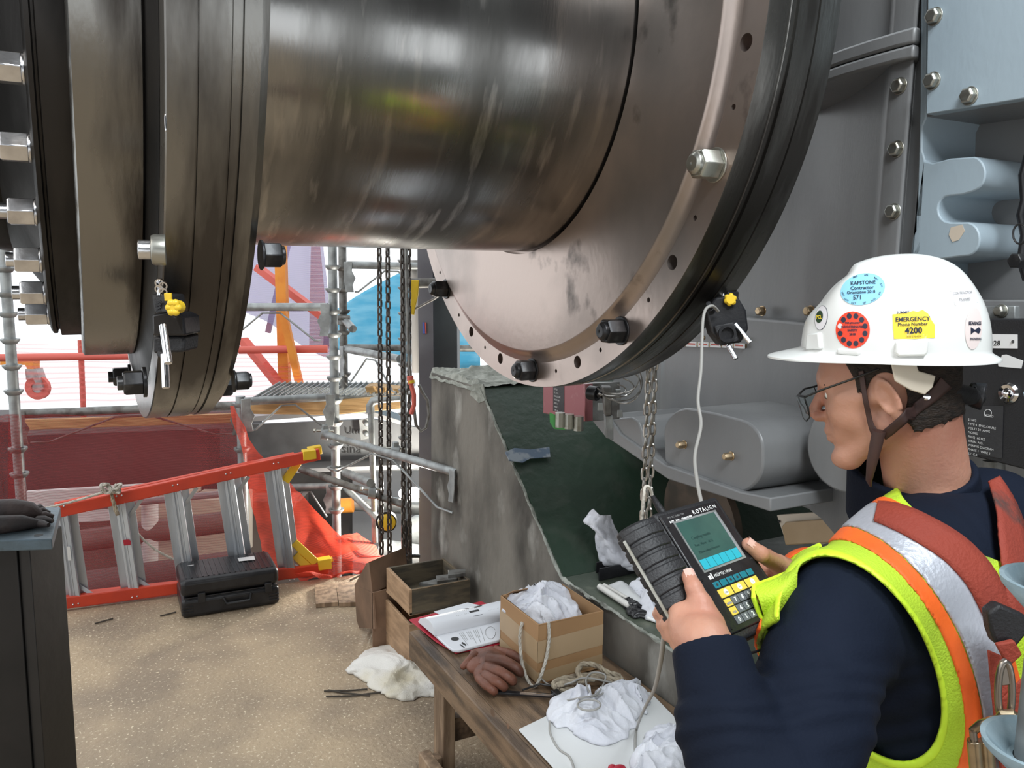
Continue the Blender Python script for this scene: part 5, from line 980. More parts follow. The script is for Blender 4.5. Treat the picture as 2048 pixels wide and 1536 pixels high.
def ell(p, c, r, M=None):
    q = p-c; q = q@M if M is not None else q; r = np.array(r, float); k0 = np.linalg.norm(q/r, axis=1); k1 = np.linalg.norm(q/(r*r), axis=1); return k0*(k0-1)/np.maximum(k1, 1e-9)
def smin(a, b, k): h = np.clip(.5+.5*(b-a)/k, 0, 1); return b+(a-b)*h-k*h*(1-h)
def smax(a, b, k): return -smin(-a, -b, k)
def un(k, *ds):
    r = ds[0]
    for d in ds[1:]: r = smin(r, d, k)
    return r
def wob(p, s, seed=0.):
    x, y, z = p[:, 0]*s+seed, p[:, 1]*s+seed*1.3, p[:, 2]*s
    return (np.sin(x*1.7+np.sin(y*2.1)+z*.8)+np.sin(y*1.9+np.sin(z*2.3)*1.2-x)+np.sin(z*2.2+np.sin(x*1.3+y)*1.4))/3
# ------------------------------------------------------------ reader (hand-held computer)
TLc = pc(1318, 1033, 1.13); be, al = math.radians(49.5), math.radians(45)
E1 = A(math.sin(be), math.cos(be), 0); E2 = A(math.cos(be)*math.cos(al), -math.sin(be)*math.cos(al), -math.sin(al)); EN = np.cross(E1, E2)
if EN[1] > 0: EN = -EN
def DV(x, y, z=0.): return W(TLc+E1*x+E2*y+EN*z)
w1, w2, wn = W(E1), W(E2), W(EN)
dev = thing('alignment_computer', 'black hand-held alignment computer with screen and keypad in the worker\'s hands', 'handheld computer', DV(.06, .1))
FWd, FH = .133, .183
def dslab(x0, x1, y0, y1, z0, z1): return MB().slab([DV(x0, y0, z0), DV(x1, y0, z0), DV(x1, y1, z0), DV(x0, y1, z0)], wn*(z1-z0))
dslab(-.004, FWd+.012, -.008, FH+.012, -.045, -.003).build('case', MT['blackm'], dev, bevel=.006, seg=3)
dslab(0, FWd, 0, FH, -.004, .0005).build('front_panel', MT['black'], dev, bevel=.002)
# ribbed grip on the left
gp = [(-.004, -.002), (-.03, -.0005), (-.05, -.010), (-.060, -.024), (-.058, -.038), (-.045, -.046), (-.004, -.046)]
m = MB(); m.slab([DV(x, -.004, z) for x, z in gp], w2*(FH+.010)); m.build('side_grip', MT['blackm'], dev, bevel=.004)
for i in range(9):
    y = .006+i*.0195; MB().slab([DV(x*1.03, y, z+.0022 if z > -.03 else z-.001) for x, z in gp[:6]]+[DV(-.006, y, -.02)], w2*.0155).build('grip_rib', MT['blackm'], dev, bevel=.002)
MB().slab([DV(-.0625, .012, -.022), DV(-.0635, .012, -.026), DV(-.0635, .165, -.026), DV(-.0625, .165, -.022)], w1*.002).build('seam_strip', MT['boltm'], dev)
sx0, sx1, sy0, sy1 = .021, .115, .017, .093
dslab(sx0-.003, sx1+.003, sy0-.003, sy1+.003, .0003, .0012).build('screen_bezel', MT['galv'], dev)
sm_ = mat('lcd_green', (.03, .075, .065), .18, 0, (.025, .06, .055), 30, emit=(.05, .12, .1), estr=.25)
so = dslab(sx0, sx1-.004, sy0, sy1, .0008, .0016).build('screen', sm_, dev)
dslab(sx1-.004, sx1, sy0, sy1, .0008, .0018).build('screen_edge', MT['alu'], dev)
for s, x, y, z_ in (('Coupling results', .012, .030, .0065), ('Foot  Move   -0.12', .010, .041, .0055), ('Please select function', .010, .052, .0055)):
    txt(s, DV(sx0+x, sy0+y, .0017), w1, -w2, z_, mat('lcd_ink', (.01, .03, .03), .3), so, 'screen_text')
teal = mat('teal_softkey', (.02, .3, .38), .4, emit=(.03, .4, .5), estr=.25); ktl = mat('teal_key', (.01, .16, .21), .45); kye = mat('yellow_key', (.75, .55, .08), .45); kgr = mat('grey_key', (.12, .13, .14), .45)
for i in range(6):
    a = sx0+.0005+i*.0149; MB().slab([DV(a, .0775, .0017), DV(a+.0138, .0775, .0017), DV(a+.0138, .0925, .0017), DV(a, .0925, .0017)], wn*.0004).build('soft_key_label', teal, so)
# lettering
txt('R', DV(.068, .0115, .0007), w1, -w2, .0092, MT['white'], dev, 'brand_lettering', bold=.0002); 
for i, (ch, x) in enumerate(zip('OTALIGN', (.0758, .0845, .0912, .0990, .1050, .1086, .1170))): txt(ch, DV(x, .0115, .0007), w1, -w2, .0092, MT['white'], dev, 'brand_lettering', bold=.0002 if i < 3 else 0)
for i, s in enumerate(('BATT', 'AUX', 'CHARGE', 'SLEEP')): txt(s, DV(.012+.0135*i, .0145, .0007), w1, -w2, .0042, MT['white'], dev, 'status_lettering', bold=.0002)
txt('OPT  AC  CHRG  ON', DV(.012, .0075, .0007), w1, -w2, .004, MT['grey_ink'], dev, 'status_lettering')
MB().slab([DV(.021, .107, .0006), DV(.026, .107, .0006), DV(.026, .1015, .0006), DV(.021, .1015, .0006)], wn*.0002).slab([DV(.0275, .107, .0006), DV(.030, .107, .0006), DV(.030, .099, .0006), DV(.0275, .099, .0006)], wn*.0002).build('maker_emblem', MT['white'], dev)
txt('PRÜFTECHNIK', DV(.033, .1065, .0007), w1, -w2, .0062, MT['white'], dev, 'maker_lettering')
def dkey(x, y, w, h, m, s=None, tm=None, sz=.0085):
    k = MB().slab([DV(x, y, .0002), DV(x+w, y, .0002), DV(x+w, y+h, .0002), DV(x, y+h, .0002)], wn*.0014).build('key', m, dev, bevel=.0005)
    if s: txt(s, DV(x+w/2, y+h*.76, .0019), w1, -w2, sz, tm or MT['white'], k, 'key_legend', align='CENTER', bold=.0003)
    return k
kx, kw = .021, .0150
for i in range(6): 
    k = dkey(kx+i*.0157, .112, .0132, .0095, ktl)
    if i in (0, 2, 3): MB().lathe([(0, 0), (0, .002), (.0003, .002), (.0003, 0)], DV(kx+i*.0157+.0066, .1168, .0016), wn, 12).build('key_symbol', MT['ink'], k)
for i in range(3):
    k = dkey(kx+i*.0315, .1238, .029, .0125, kye); MB().lathe([(0, 0), (0, .0045), (.0003, .0045), (.0003, 0)], DV(kx+i*.0315+.0145, .130, .0016), wn, 20).build('key_symbol', MT['white'], k)
    txt('DIM' if i == 0 else 'M' if i == 1 else '-1-', DV(kx+i*.0315+.0145, .1322, .0021), w1, -w2, .0045, MT['grey_ink'], k, 'key_legend', align='CENTER')
rows = (('MENU', '7', '8', '9', '-', '+'), ('CLR', '4', '5', '6', '/', 'x'), (None, '1', '2', '3', '.', '='))
for r in range(3):
    for c_ in range(6):
        s = rows[r][c_]
        if s is None: continue
        yl = c_ in (0, 4, 5); dkey(kx+.0005+c_*.0157, .1382+r*.0128, .0142, .0112, kye if yl else kgr, s, MT['grey_ink'] if yl else MT['white'], .004 if c_ == 0 else .0088)
dkey(kx+.0005, .1382+2*.0128, .0142, .0112, kgr, '0')
for x, y in ((.006, .018), (.127, .006), (.006, .104), (.127, .1), (.006, .176), (.127, .176)): MB().lathe([(0, .0), (0, .0022), (.0012, .0018), (.0012, 0)], DV(x, y, .0004), wn, 14).build('screw', MT['nut'], dev)
MB().tube([DV(.035, -.008, -.02), DV(.032, -.025, -.018), DV(.026, -.038, -.012)], [.006, .005, .0032], 12).build('plug', MT['blackm'], dev)
cable('plug_lead', 'short white and yellow lead arching from the plug on top of the reader', [DV(.026, -.038, -.012), DV(.016, -.046, 0), DV(.005, -.047, .002), DV(-.002, -.035, -.004), DV(-.002, -.012, -.03)], .0024, 'ropew')
MB().box(DV(.10, FH+.014, -.022), (.02, .012, .012), Matrix((w1, w2, wn)).transposed()).build('bottom_socket', MT['blackm'], dev, bevel=.001)
cable('bottom_lead', 'thin black lead looping under the lower edge of the reader', [DV(.1, FH+.02, -.02), DV(.08, FH+.03, -.025), DV(.05, FH+.028, -.03), DV(.03, FH+.016, -.03)], .0018, 'black')
# ------------------------------------------------------------ worker
skin = mat('skin', (.5, .26, .18), .5, 0, (.42, .18, .125), 9, .45, .7, bump=.12, bscale=160); skin.node_tree.nodes['Principled BSDF'].inputs['Subsurface Weight'].default_value = .15; skin.node_tree.nodes['Principled BSDF'].inputs['Subsurface Radius'].default_value = (.012, .005, .003)
navy = mat('navy_shirt', (.006, .010, .022), .85, 0, (.004, .007, .016), 4, bump=.15, bscale=220)
navy.node_tree.nodes['Principled BSDF'].inputs['Specular IOR Level'].default_value = .2
hiv = mat('hi_vis_mesh', (.5, .72, .03), .7, 0, (.44, .65, .04), 5, .4, .62, bump=.35, bscale=320, col3=(.12, .15, .05), scale3=10, lo3=.63, hi3=.78)
horn = mat('hi_vis_orange', (.95, .16, .02), .6, 0, (.88, .13, .02), 6, bump=.1, bscale=200); hsil = mat('reflective_silver', (.5, .52, .58), .38, .25, (.4, .42, .47), 6, bump=.15, bscale=160)
strapm = mat('red_webbing', (.27, .04, .022), .75, 0, (.25, .04, .025), 9, .42, .62, bump=.3, bscale=200, col3=(.07, .04, .035), scale3=12, lo3=.64, hi3=.76)
hatm = mat('white_hard_hat', (.80, .81, .79), .22, 0., (.76, .77, .75), 9, coat=.2, col3=(.6, .55, .48), scale3=16, lo3=.68, hi3=.85)
hairm = mat('dark_brown_hair', (.03, .02, .015), .6, 0, (.015, .011, .009), 60, bump=.6, bscale=180, stretch=(1, 1, 3))
yawh, pith = math.radians(26), math.radians(13)
hf = A(-math.cos(yawh)*math.cos(pith), math.sin(yawh)*math.cos(pith), -math.sin(pith)); hl = A(-math.sin(yawh), -math.cos(yawh), 0); hu = np.cross(hf, hl); hu = hu if hu[2] > 0 else -hu
H0 = pc(1772, 782, 1.29)
def hp(a, b, c): return H0+hf*a+hl*b+hu*c
HM = np.stack([hf, hl, hu], 1)
def head(p):
    q = (p-H0)@HM; qa = np.stack([q[:, 0], np.abs(q[:, 1]), q[:, 2]], 1)
    E = lambda c, r: ell(qa, A(*c), r); Cp = lambda a, b, r0, r1: cap(qa, A(*a), A(*b), r0, r1)
    d = un(.03, E((-.012, 0, .052), (.098, .076, .082)), E((.035, 0, .0), (.058, .056, .085)))
    d = un(.022, d, Cp((.0, .050, -.045), (.066, .018, -.092), .018, .02), E((.052, .036, -.02), (.034, .028, .034)), E((.076, 0, -.098), (.022, .024, .016)))
    d = un(.018, d, Cp((.084, 0, .034), (.08, .034, .03), .012, .012), Cp((.078, 0, -.052), (.07, .02, -.056), .022, .016), Cp((-.0, .066, .0), (.06, .052, .006), .010, .010))
    d = smax(d, -ell(qa, A(.106, .033, .010), (.018, .02, .014)), .012)
    d = un(.008, d, Cp((.09, 0, .02), (.112, 0, -.018), .007, .010), E((.102, .011, -.026), (.012, .008, .008)))
    d = un(.006, d, Cp((.094, 0, -.052), (.084, .02, -.055), .006, .003), Cp((.093, 0, -.064), (.084, .018, -.062), .006, .003))
    d = smax(d, -Cp((.103, 0, -.058), (.086, .024, -.058), .0022, .0015), .002)
    return d
NB = pc(1852, 985, 1.315)
nk0 = hp(-.03, 0, -.03)
def neck(p): return un(.02, cap(p, nk0, NB, .054, .062), cap(p, hp(-.055, 0, .0), NB+A(.01, 0, .02), .045, .055))
def ear(p):
    q = (p-hp(-.006, .076, -.004))@HM; c, s = math.cos(.3), math.sin(.3); q = np.stack([q[:, 0]*c+q[:, 2]*s*-1, q[:, 1]-(-q[:, 0])*.45, q[:, 2]*c+q[:, 0]*s], 1)
    d = ell(q, A(0, 0, .002), (.0150, .009, .031)); d = smax(d, -ell(q, A(.002, .009, .004), (.0095, .009, .021)), .004)
    rim = np.abs(np.sqrt((q[:, 0]/.0135)**2+((q[:, 2]-.003)/.029)**2)-1)*.02; rim = np.sqrt(rim**2+(q[:, 1]-.004)**2)-.0032
    return un(.004, d, np.where(q[:, 2] > -.02, rim, rim+.004), ell(q, A(.0, -.002, -.029), (.009, .006, .010)))
TF = A(-.59, .807, 0); TL_ = A(-.807, -.59, 0)
LS, LE, LW = A(.462, 1.085, 1.278), pc(1512, 1700, .84), pc(1418, 1292, .985)
RS = A(.80, 1.33, 1.345); RE = pc(1800, 1300, 1.48); RWr = pc(1622, 1168, 1.30)
CC = (LS+RS)/2
# left hand
hitp = lambda px, py, off: (lambda w: A(w.dot(RW), w.dot(FW), w.z))(onP(px, py, DV(0, 0, off), wn))
HL = []
def fing(*pts): return [(np.array(p[0]), p[1]) for p in pts]
lh_f = [
 fing((pc(1362, 1226, 1.035), .0115), (pc(1324, 1221, 1.065), .0098), (pc(1318, 1228, 1.10), .0088), (pc(1338, 1226, 1.115), .0075)),
 fing((pc(1360, 1247, 1.025), .0115), (pc(1336, 1249, 1.05), .0100), (pc(1326, 1251, 1.085), .009), (pc(1345, 1246, 1.105), .0075)),
 fing((pc(1364, 1267, 1.015), .0108), (pc(1346, 1272, 1.04), .0096), (pc(1336, 1270, 1.075), .0085), (pc(1355, 1262, 1.095), .007)),
 fing((pc(1374, 1284, 1.005), .0100), (pc(1358, 1291, 1.03), .0086), (pc(1352, 1288, 1.06), .0078), (pc(1368, 1280, 1.075), .0065))]
lth = fing((pc(1418, 1248, 1.02), .019), (pc(1402, 1208, 1.03), .0145), (hitp(1388, 1176, .015), .0112), (hitp(1377, 1152, .0115), .0095))
rh_f = [fing((pc(1560, 1128, 1.29), .0115), (pc(1535, 1110, 1.315), .010), (pc(1500, 1110, 1.30), .009), (pc(1480, 1118, 1.285), .0075)),
 fing((pc(1568, 1142, 1.28), .0115), (pc(1540, 1138, 1.31), .010), (pc(1508, 1136, 1.295), .009), (pc(1490, 1140, 1.28), .0075)),
 fing((pc(1575, 1156, 1.27), .0108), (pc(1550, 1160, 1.295), .0095), (pc(1520, 1160, 1.28), .0085), (pc(1502, 1162, 1.265), .007)),
 fing((pc(1582, 1170, 1.26), .010), (pc(1560, 1180, 1.28), .0086), (pc(1535, 1180, 1.265), .0078), (pc(1518, 1182, 1.25), .0065))]
rth = fing((pc(1580, 1148, 1.265), .018), (pc(1556, 1128, 1.245), .0145), (hitp(1522, 1108, .008), .0115), (hitp(1496, 1088, .009), .0095))
def chainf(p, c, k=.004):
    d = None
    for (a, ra), (b, rb) in zip(c[:-1], c[1:]):
        e = cap(p, a, b, ra, rb); d = e if d is None else smin(d, e, k)
    return d
def hand(p, fs, th, wr, ws):
    pl_ = None
    for i, c in enumerate(fs):
        e = cap(p, wr+(c[0][0]-wr)*.25, c[0][0], .017, .0125); pl_ = e if pl_ is None else smin(pl_, e, .014)
    pl_ = smin(pl_, cap(p, wr+(ws-wr)*.6, wr+(fs[1][0][0]-wr)*.3, .026, .024), .02)
    pl_ = smin(pl_, cap(p, wr+(fs[0][0][0]-wr)*.3, th[0][0], .017, .017), .02)
    pl_ = smin(pl_, cap(p, fs[0][0][0], th[1][0], .009, .009), .014)
    d = pl_
    for c in fs: d = smin(d, chainf(p, c), .005)
    return smin(d, chainf(p, th), .010)
def body(p):
    d = np.minimum(neck(p), 9.); d = smin(d, head(p), .02); d = smin(d, ear(p), .004)
    hh = hand(p, lh_f, lth, LW, LE); fa = cap(p, LW, LE, .029, .042); d = np.minimum(d, smin(hh, fa, .02))
    d = np.minimum(d, smin(hand(p, rh_f, rth, RWr, RE), cap(p, RWr, RE, .029, .042), .02))
    ua = np.minimum(cap(p, LE, LS, .042, .05), cap(p, RE, RS, .042, .05)); d = smin(d, ua, .02)
    M_ = np.stack([TL_, TF, A(0, 0, 1)], 1)
    t = un(.05, cap(p, LS-TL_*.02, RS+TL_*.02, .055, .055), ell(p, CC-TF*.0+A(0, 0, -.12), (.16, .10, .2), M_), ell(p, CC-TF*.05+A(0, 0, -.36), (.14, .10, .2), M_))
    return smin(d, t, .04)
per = thing('person', 'person in white hard hat, navy shirt and hi-vis vest looking down at the hand-held computer', 'person', W(A(.68, 1.13, 0.)))
def body_fast(p):
    return body(p)
bo = sdfobj('body', body, (.15, .75, .85), (1.02, 1.62, 1.92), .0032, skin, per, 1)
def nail(c, n_):
    (a, ra), (b, rb) = c[-2], c[-1]; d = b-a; d /= np.linalg.norm(d); n_ = n_-d*(n_@d); n_ /= np.linalg.norm(n_); s = np.cross(d, n_)
    P = []
    for i in range(5):
        for j in range(5):
            u, v = (i-2)/2, (j-2)/2; t = v*.95; P.append(W(b+d*(u*.0065-.0005)+(n_*math.cos(t)+s*math.sin(t))*(rb*.98+.0006)))
    MB().add(P, [(i*5+j, (i+1)*5+j, (i+1)*5+j+1, i*5+j+1) for i in range(4) for j in range(4)]).build('thumbnail', mat('nail', (.68, .42, .36), .3), per, smooth=80)
nail(lth, EN+A(-.1, -.3, .3)); nail(rth, EN+A(0, -.2, .5))
MTO = np.stack([TL_, TF, A(0, 0, 1)], 1)
def torso(p):
    t = un(.06, cap(p, LS-TL_*.03+A(0, 0, -.012), RS+TL_*.03, .078, .078), ell(p, CC+A(0, 0, -.11)-TF*.012, (.185, .128, .21), MTO), ell(p, CC-TF*.07+A(0, 0, -.38), (.17, .125, .24), MTO))
    t = smin(t, cap(p, CC+A(0, 0, .0), NB-A(0, 0, .035), .085, .05), .04)
    return t
def sleeve(p, s, e, w, rs=(.082, .070, .058, .043)):
    m1 = s+(e-s)*.5
    d = un(.03, cap(p, s, m1, rs[0], .074), cap(p, m1, e, .074, rs[1])); m2 = e+(w-e)*.6
    return un(.025, d, cap(p, e, m2, rs[1]*.95, rs[2]*.93), cap(p, m2, w, rs[2]*.93, rs[3]))
CUF = LW+(pc(1375, 1240, 1.05)-LW)*.0
def shirt0(p):
    d = smin(torso(p), sleeve(p, LS, LE, LW+(LE-LW)*.0), .032); return smin(d, sleeve(p, RS, RE, RWr), .045)
nax = (hp(-.04, 0, 0)-NB); nax /= np.linalg.norm(nax)
cxn = A(-.6, .8, 0)-nax*(A(-.6, .8, 0)@nax); cxn /= np.linalg.norm(cxn); cyn = np.cross(nax, cxn)
def collar(p):
    q = p-(NB-nax*.01); z = q@nax; x = q@cxn; y = q@cyn; r = np.sqrt((np.where(x > 0, x/1.6, x))**2+y*y); z = z-x*.05
    R_ = .078-.20*np.clip(z, -.1, .06)*.5; return smax(np.abs(r-R_)-.0055, np.maximum(z-.052, -z-.05), .003)
WR = np.array([[1, .3, .2], [-.4, .5, .3], [.1, -.2, .6]])
def shirt(p):
    wr = wob(p@WR, 24, 1.)*.004+wob(p@WR, 55, 4.)*.0016
    # gathered folds round the forearm
    ax = (LE-LW); L = np.linalg.norm(ax); ax = ax/L; t = (p-LW)@ax; fold = np.exp(-((t-.09)/.06)**2)*np.sin(t*230+wob(p, 20)*2.2)*.0022
    d = shirt0(p)+wr+fold; d = smax(d, -(cap(p, nk0, NB+nax*-.02, .066, .074)), .006)
    for w_, e_ in ((LW, LE), (RWr, RE)):
        a_ = (e_-w_)/np.linalg.norm(e_-w_); s_ = (p-(w_+a_*.004))@a_; near = np.linalg.norm(p-w_, axis=1)-.09
        d = smax(d, np.where(near < 0, -s_, -9.), .002)
        cuf = smax(np.abs(cap(p, w_-a_*.02, w_+a_*.08, .041, .048))-.0052, np.maximum(-(s_+.006), s_-.055), .002); d = np.minimum(d, cuf)
    return d
sdfobj('shirt', shirt, (.12, .72, .82), (1.06, 1.66, 1.62), .0045, navy, per, 3)
sdfobj('collar', lambda p: collar(p)+wob(p, 30)*.001, (.45, 1.1, 1.25), (.85, 1.55, 1.62), .003, navy, bpy.data.objects['shirt'], 1)
# vest ----------------------------------------------------------
adir = (LE-LS)/np.linalg.norm(LE-LS); rdir = (RE-RS)/np.linalg.norm(RE-RS)
AHP = pc(1722, 1318, 1.05); AHD = AHP-A(0, 0, 1.75); AHD /= np.linalg.norm(AHD); AHX = np.cross(AHD, A(0, 0, 1)); AHX /= np.linalg.norm(AHX); AHY = np.cross(AHX, AHD)
def darm(p):
    q = p-AHP; x = q@AHX; y = -(q@AHY); mj = x*.555+y*.832; pp = x*.832-y*.555; return (np.sqrt((mj/.140)**2+(pp/.082)**2)-1)*.11
def rarm(p): q = p-RS; t = q@rdir; r = q-t[:, None]*rdir; return np.linalg.norm(r, axis=1)
NKP = pc(1925, 972, 1.25); NKD = NKP-A(0, 0, 1.75); NKD /= np.linalg.norm(NKD); NKX = np.cross(NKD, A(0, 0, 1)); NKX /= np.linalg.norm(NKX); NKY = np.cross(NKX, NKD)
def dneck(p):
    q = p-NKP; x = q@NKX; y = -(q@NKY); mj = x*.85+y*.53; pp = -x*.53+y*.85; return (np.sqrt((mj/.165)**2+(pp/.067)**2)-1)*.09+.14
RA = .0
def vsurf(p): return shirt0(p)+wob(p, 17, 2.)*.003
def vregion(p): return np.maximum(np.maximum(np.maximum(RA-darm(p), (p-LS)@adir-.09), .085-rarm(p)), .14-dneck(p))
def shell(p, o0, o1, reg): s = vsurf(p); return smax(np.maximum(s-o1, o0-s), reg, .0015)
vest = sdfobj('safety_vest', lambda p: shell(p, .004, .013, vregion(p)), (.2, .8, .82), (1.06, 1.6, 1.6), .004, hiv, per, 1)
def band(a, b): return lambda p: (lambda d: np.maximum(np.maximum(RA+a-d, d-RA-b), vregion(p)))(darm(p))
lo_, hi_ = (.2, .8, .82), (1.06, 1.6, 1.6)
back_only = lambda p, r: r
for nm_, a_, b_, m_, z_ in (('orange_band', .032, .060, horn, .0155), ('silver_band', .060, .120, hsil, .0165), ('orange_band', .120, .140, horn, .0155), ('binding', .0, .010, mat('lime_binding', (.6, .85, .04), .5), .0155)):
    o = sdfobj(nm_, (lambda bb, zz: (lambda p: shell(p, .009, zz, bb(p))))(band(a_, b_), z_), lo_, hi_, .0035, m_, vest, 2)
# ------------------------------------------------------------ hair
def hairf(p):
    q = (p-H0)@HM; a, b, c = q[:, 0], q[:, 1], q[:, 2]; t = np.clip((a+.035)/.045, 0, 1); cmin = -.062+t*.075; cmin = np.where(a < -.03, -.062+(-.03-a)*.15, cmin)
    n = wob(p, 210, 3.)*.0022; reg = np.maximum(np.maximum(a-.036-.35*np.clip(c-.03, 0, 1), cmin-c+wob(p*A(1, 1, .2), 300)*.004), .027-np.sqrt((a+.004)**2+(c*.72)**2+0*(np.abs(b) < .05))*1.0)
    return smax(np.maximum(un(.02, head(p), neck(p))-.0055-n*.6, -(head(p)+.004)), reg, .002)
sdfobj('hair', hairf, (.42, 1.14, 1.4), (.86, 1.46, 1.8), .0026, hairm, per, 0)
# ------------------------------------------------------------ hard hat
HC = pc(1792, 697, 1.29); yh = math.radians(25); kf = A(-math.cos(yh), math.sin(yh), -.02); kf /= np.linalg.norm(kf); kl = A(-math.sin(yh), -math.cos(yh), 0); ku = np.cross(kf, kl); ku = ku if ku[2] > 0 else -ku
def KW(x, y, z): return HC+kf*x+kl*y+ku*z
KM = np.stack([kf, kl, ku], 1)
def domeR(d):  # d: unit directions in hat frame -> radius
    x, y, z = d[:, 0], d[:, 1], np.maximum(d[:, 2], 0); rho = np.sqrt((x/np.where(x > 0, .141, .131))**2+(y/.113)**2); s = np.full(len(d), .12)
    for _ in range(30):
        F_ = (s*rho)**2.5+(s*z/.143)**2-1; G = 2.5*(s*rho)**1.5*rho+2*s*(z/.143)**2; s = s-F_/np.maximum(G, 1e-6)
    ang = np.arctan2(y, x); el_ = np.arcsin(np.clip(z, 0, 1)); S = lambda e0, e1, v: (lambda t: t*t*(3-2*t))(np.clip((v-e0)/(e1-e0), 0, 1))
    front = S(.75, .15, np.abs(ang)); dip = front*S(.25, .6, el_)*(1-S(.95, 1.12, el_)); s = s*(1-.075*dip)
    ridge = np.exp(-(y*s/.026)**2)*S(.7, 1.1, el_)*S(.08, -.02, x*s); s = s*(1+.028*ridge)
    side = np.exp(-((np.abs(y*s)-.05)/.012)**2)*S(.8, 1.0, el_); return s*(1-.008*side)
def dome_pt(d, off=0.): d = d/np.linalg.norm(d, axis=1)[:, None]; r = domeR(d); return HC+(d*(r+off)[:, None])@KM.T
hat = None
na, ne = 120, 40; m = MB(); dirs = []
for j in range(ne+1):
    e = math.radians(90*j/ne)
    for i in range(na): a = 2*math.pi*i/na; dirs.append((math.cos(e)*math.cos(a)*1.0, math.cos(e)*math.sin(a), math.sin(e)))
V_ = dome_pt(np.array(dirs)); m.add([W(p) for p in V_], [(j*na+i, j*na+(i+1) % na, (j+1)*na+(i+1) % na, (j+1)*na+i) for j in range(ne) for i in range(na)])
# brim rings appended to the same shell
rings = []
base = domeR(np.array([(math.cos(2*math.pi*i/na), math.sin(2*math.pi*i/na), 0) for i in range(na)]))
def brimr(a): f = max(0, math.cos(a)); return .010+.042*f**3+.004*max(0, -math.cos(a))**2
for (k, dz) in ((0, 0), (.15, -.003), (.5, -.006), (.9, -.009), (1, -.0105), (1, -.0135), (.9, -.0135), (.4, -.010), (-.2, -.006), (-.2, .01)):
    for i in range(na):
        a = 2*math.pi*i/na; r = base[i]+brimr(a)*k; drop = dz-.006*max(0, math.cos(a))**2*max(k, 0); rings.append(W(KW(r*math.cos(a), r*math.sin(a), drop)))
nr = len(rings)//na; m.add(rings, [(j*na+i, j*na+(i+1) % na, (j+1)*na+(i+1) % na, (j+1)*na+i) for j in range(nr-1) for i in range(na)])
hat = m.build('hard_hat', hatm, per, smooth=60)
def hhit(px, py, off=.0009):
    r = ray(px, py); d = A(r.dot(RW), r.dot(FW), r.z); d /= np.linalg.norm(d); o = A(0, 0, 1.75); lo_t = (HC-o)@d-.22; t = lo_t; ts = np.linspace(lo_t, lo_t+.3, 160); P = o+ts[:, None]*d; q = (P-HC)@KM; n = np.linalg.norm(q, axis=1); g = n-domeR(q/n[:, None]); k = np.argmax(g < 0)
    if not (g < 0).any(): k = int(np.argmin(g)); 
    else:
        f = g[k-1]/(g[k-1]-g[k]); P[k] = P[k-1]+(P[k]-P[k-1])*f
    q = P[k]-HC; q /= np.linalg.norm(q); return W(P[k]+q*off)
def hpatch(pts, name, m_, off, parent, cen=None, sub=6):
    c = cen or (sum(p[0] for p in pts)/len(pts), sum(p[1] for p in pts)/len(pts)); n = len(pts); vs = [hhit(*c, off)]; fs = []
    for j in range(1, sub+1):
        for x, y in pts: vs.append(hhit(c[0]+(x-c[0])*j/sub, c[1]+(y-c[1])*j/sub, off))
    for i in range(n): fs.append((0, 1+i, 1+(i+1) % n))
    for j in range(sub-1):
        for i in range(n): fs.append((1+j*n+i, 1+(j+1)*n+i, 1+(j+1)*n+(i+1) % n, 1+j*n+(i+1) % n))
    return MB().add(vs, fs).build(name, m_, parent, smooth=80)
def htxt(s, x, y, size, m_, parent, ang=0., bold=0, name='sticker_lettering', off=.0016, sq=1.):
    c, s_ = math.cos(math.radians(ang)), math.sin(math.radians(ang)); return txt(s, (x, y, 0), (c, -s_, 0), (-s_, -c, 0), size, m_, parent, name, align='CENTER', bold=bold, proj=lambda p: hhit(x+(p.x-x)*sq, p.y, off))
def oval(cx, cy, rx, ry, n=28, rot=0.): return [(cx+rx*math.cos(a)*math.cos(rot)-ry*math.sin(a)*math.sin(rot), cy+rx*math.cos(a)*math.sin(rot)+ry*math.sin(a)*math.cos(rot)) for a in [2*math.pi*i/n for i in range(n)]]
bls = mat('blue_sticker', (.28, .62, .82), .4); rds = mat('red_sticker', (.85, .06, .02), .4); yls = mat('yellow_sticker', (.9, .68, .06), .45, col2=(.8, .75, .55), scale=60, lo=.62, hi=.7); dki = mat('dark_ink', (.02, .025, .05), .5); wst = mat('white_sticker', (.78, .76, .78), .4)
st = hpatch(oval(1726, 579, 45, 31, rot=-.25), 'blue_sticker', bls, .0008, hat)
for s, x, y, z_, an in (('KAPSTONE', 1727, 570, 10, 3), ('Contractor', 1725, 580, 10, 3), ('Orientation 2018', 1723, 588, 8, 3), ('571', 1716, 600, 12, 3)): htxt(s, x, y, z_, dki, hat, an, .15)
for s_i, (s, x, y, an) in enumerate((('MAR', 1712, 556, 20), ('APR', 1733, 553, -5), ('MAY', 1752, 560, -35), ('JUN', 1762, 572, -70), ('JUL', 1761, 588, -110+180), ('AUG', 1748, 602, 35), ('SEP', 1730, 608, 15), ('OCT', 1708, 609, 0), ('NOV', 1693, 602, -30), ('DEC', 1686, 590, -60))): htxt(s, x, y, 4.6, dki, hat, an, .05)
st = hpatch(oval(1706, 660, 34, 37), 'red_sticker', rds, .0008, hat)
for i in range(12):
    a = math.radians(i*30+15); hpatch(oval(1706+25.5*math.cos(a), 660-28*math.sin(a), 5, 5.5, 12), 'sticker_dot', wst if i == 5 else dki, .0014, hat, sub=2)
for s, y, z_ in (('FOR JANUARY', 648, 4.5), ('INDOCTRINATED', 656, 5.5), ('SAFETY', 663, 6), ('2018', 671, 6)): htxt(s, 1706, y, z_, dki, hat, 0, .25)
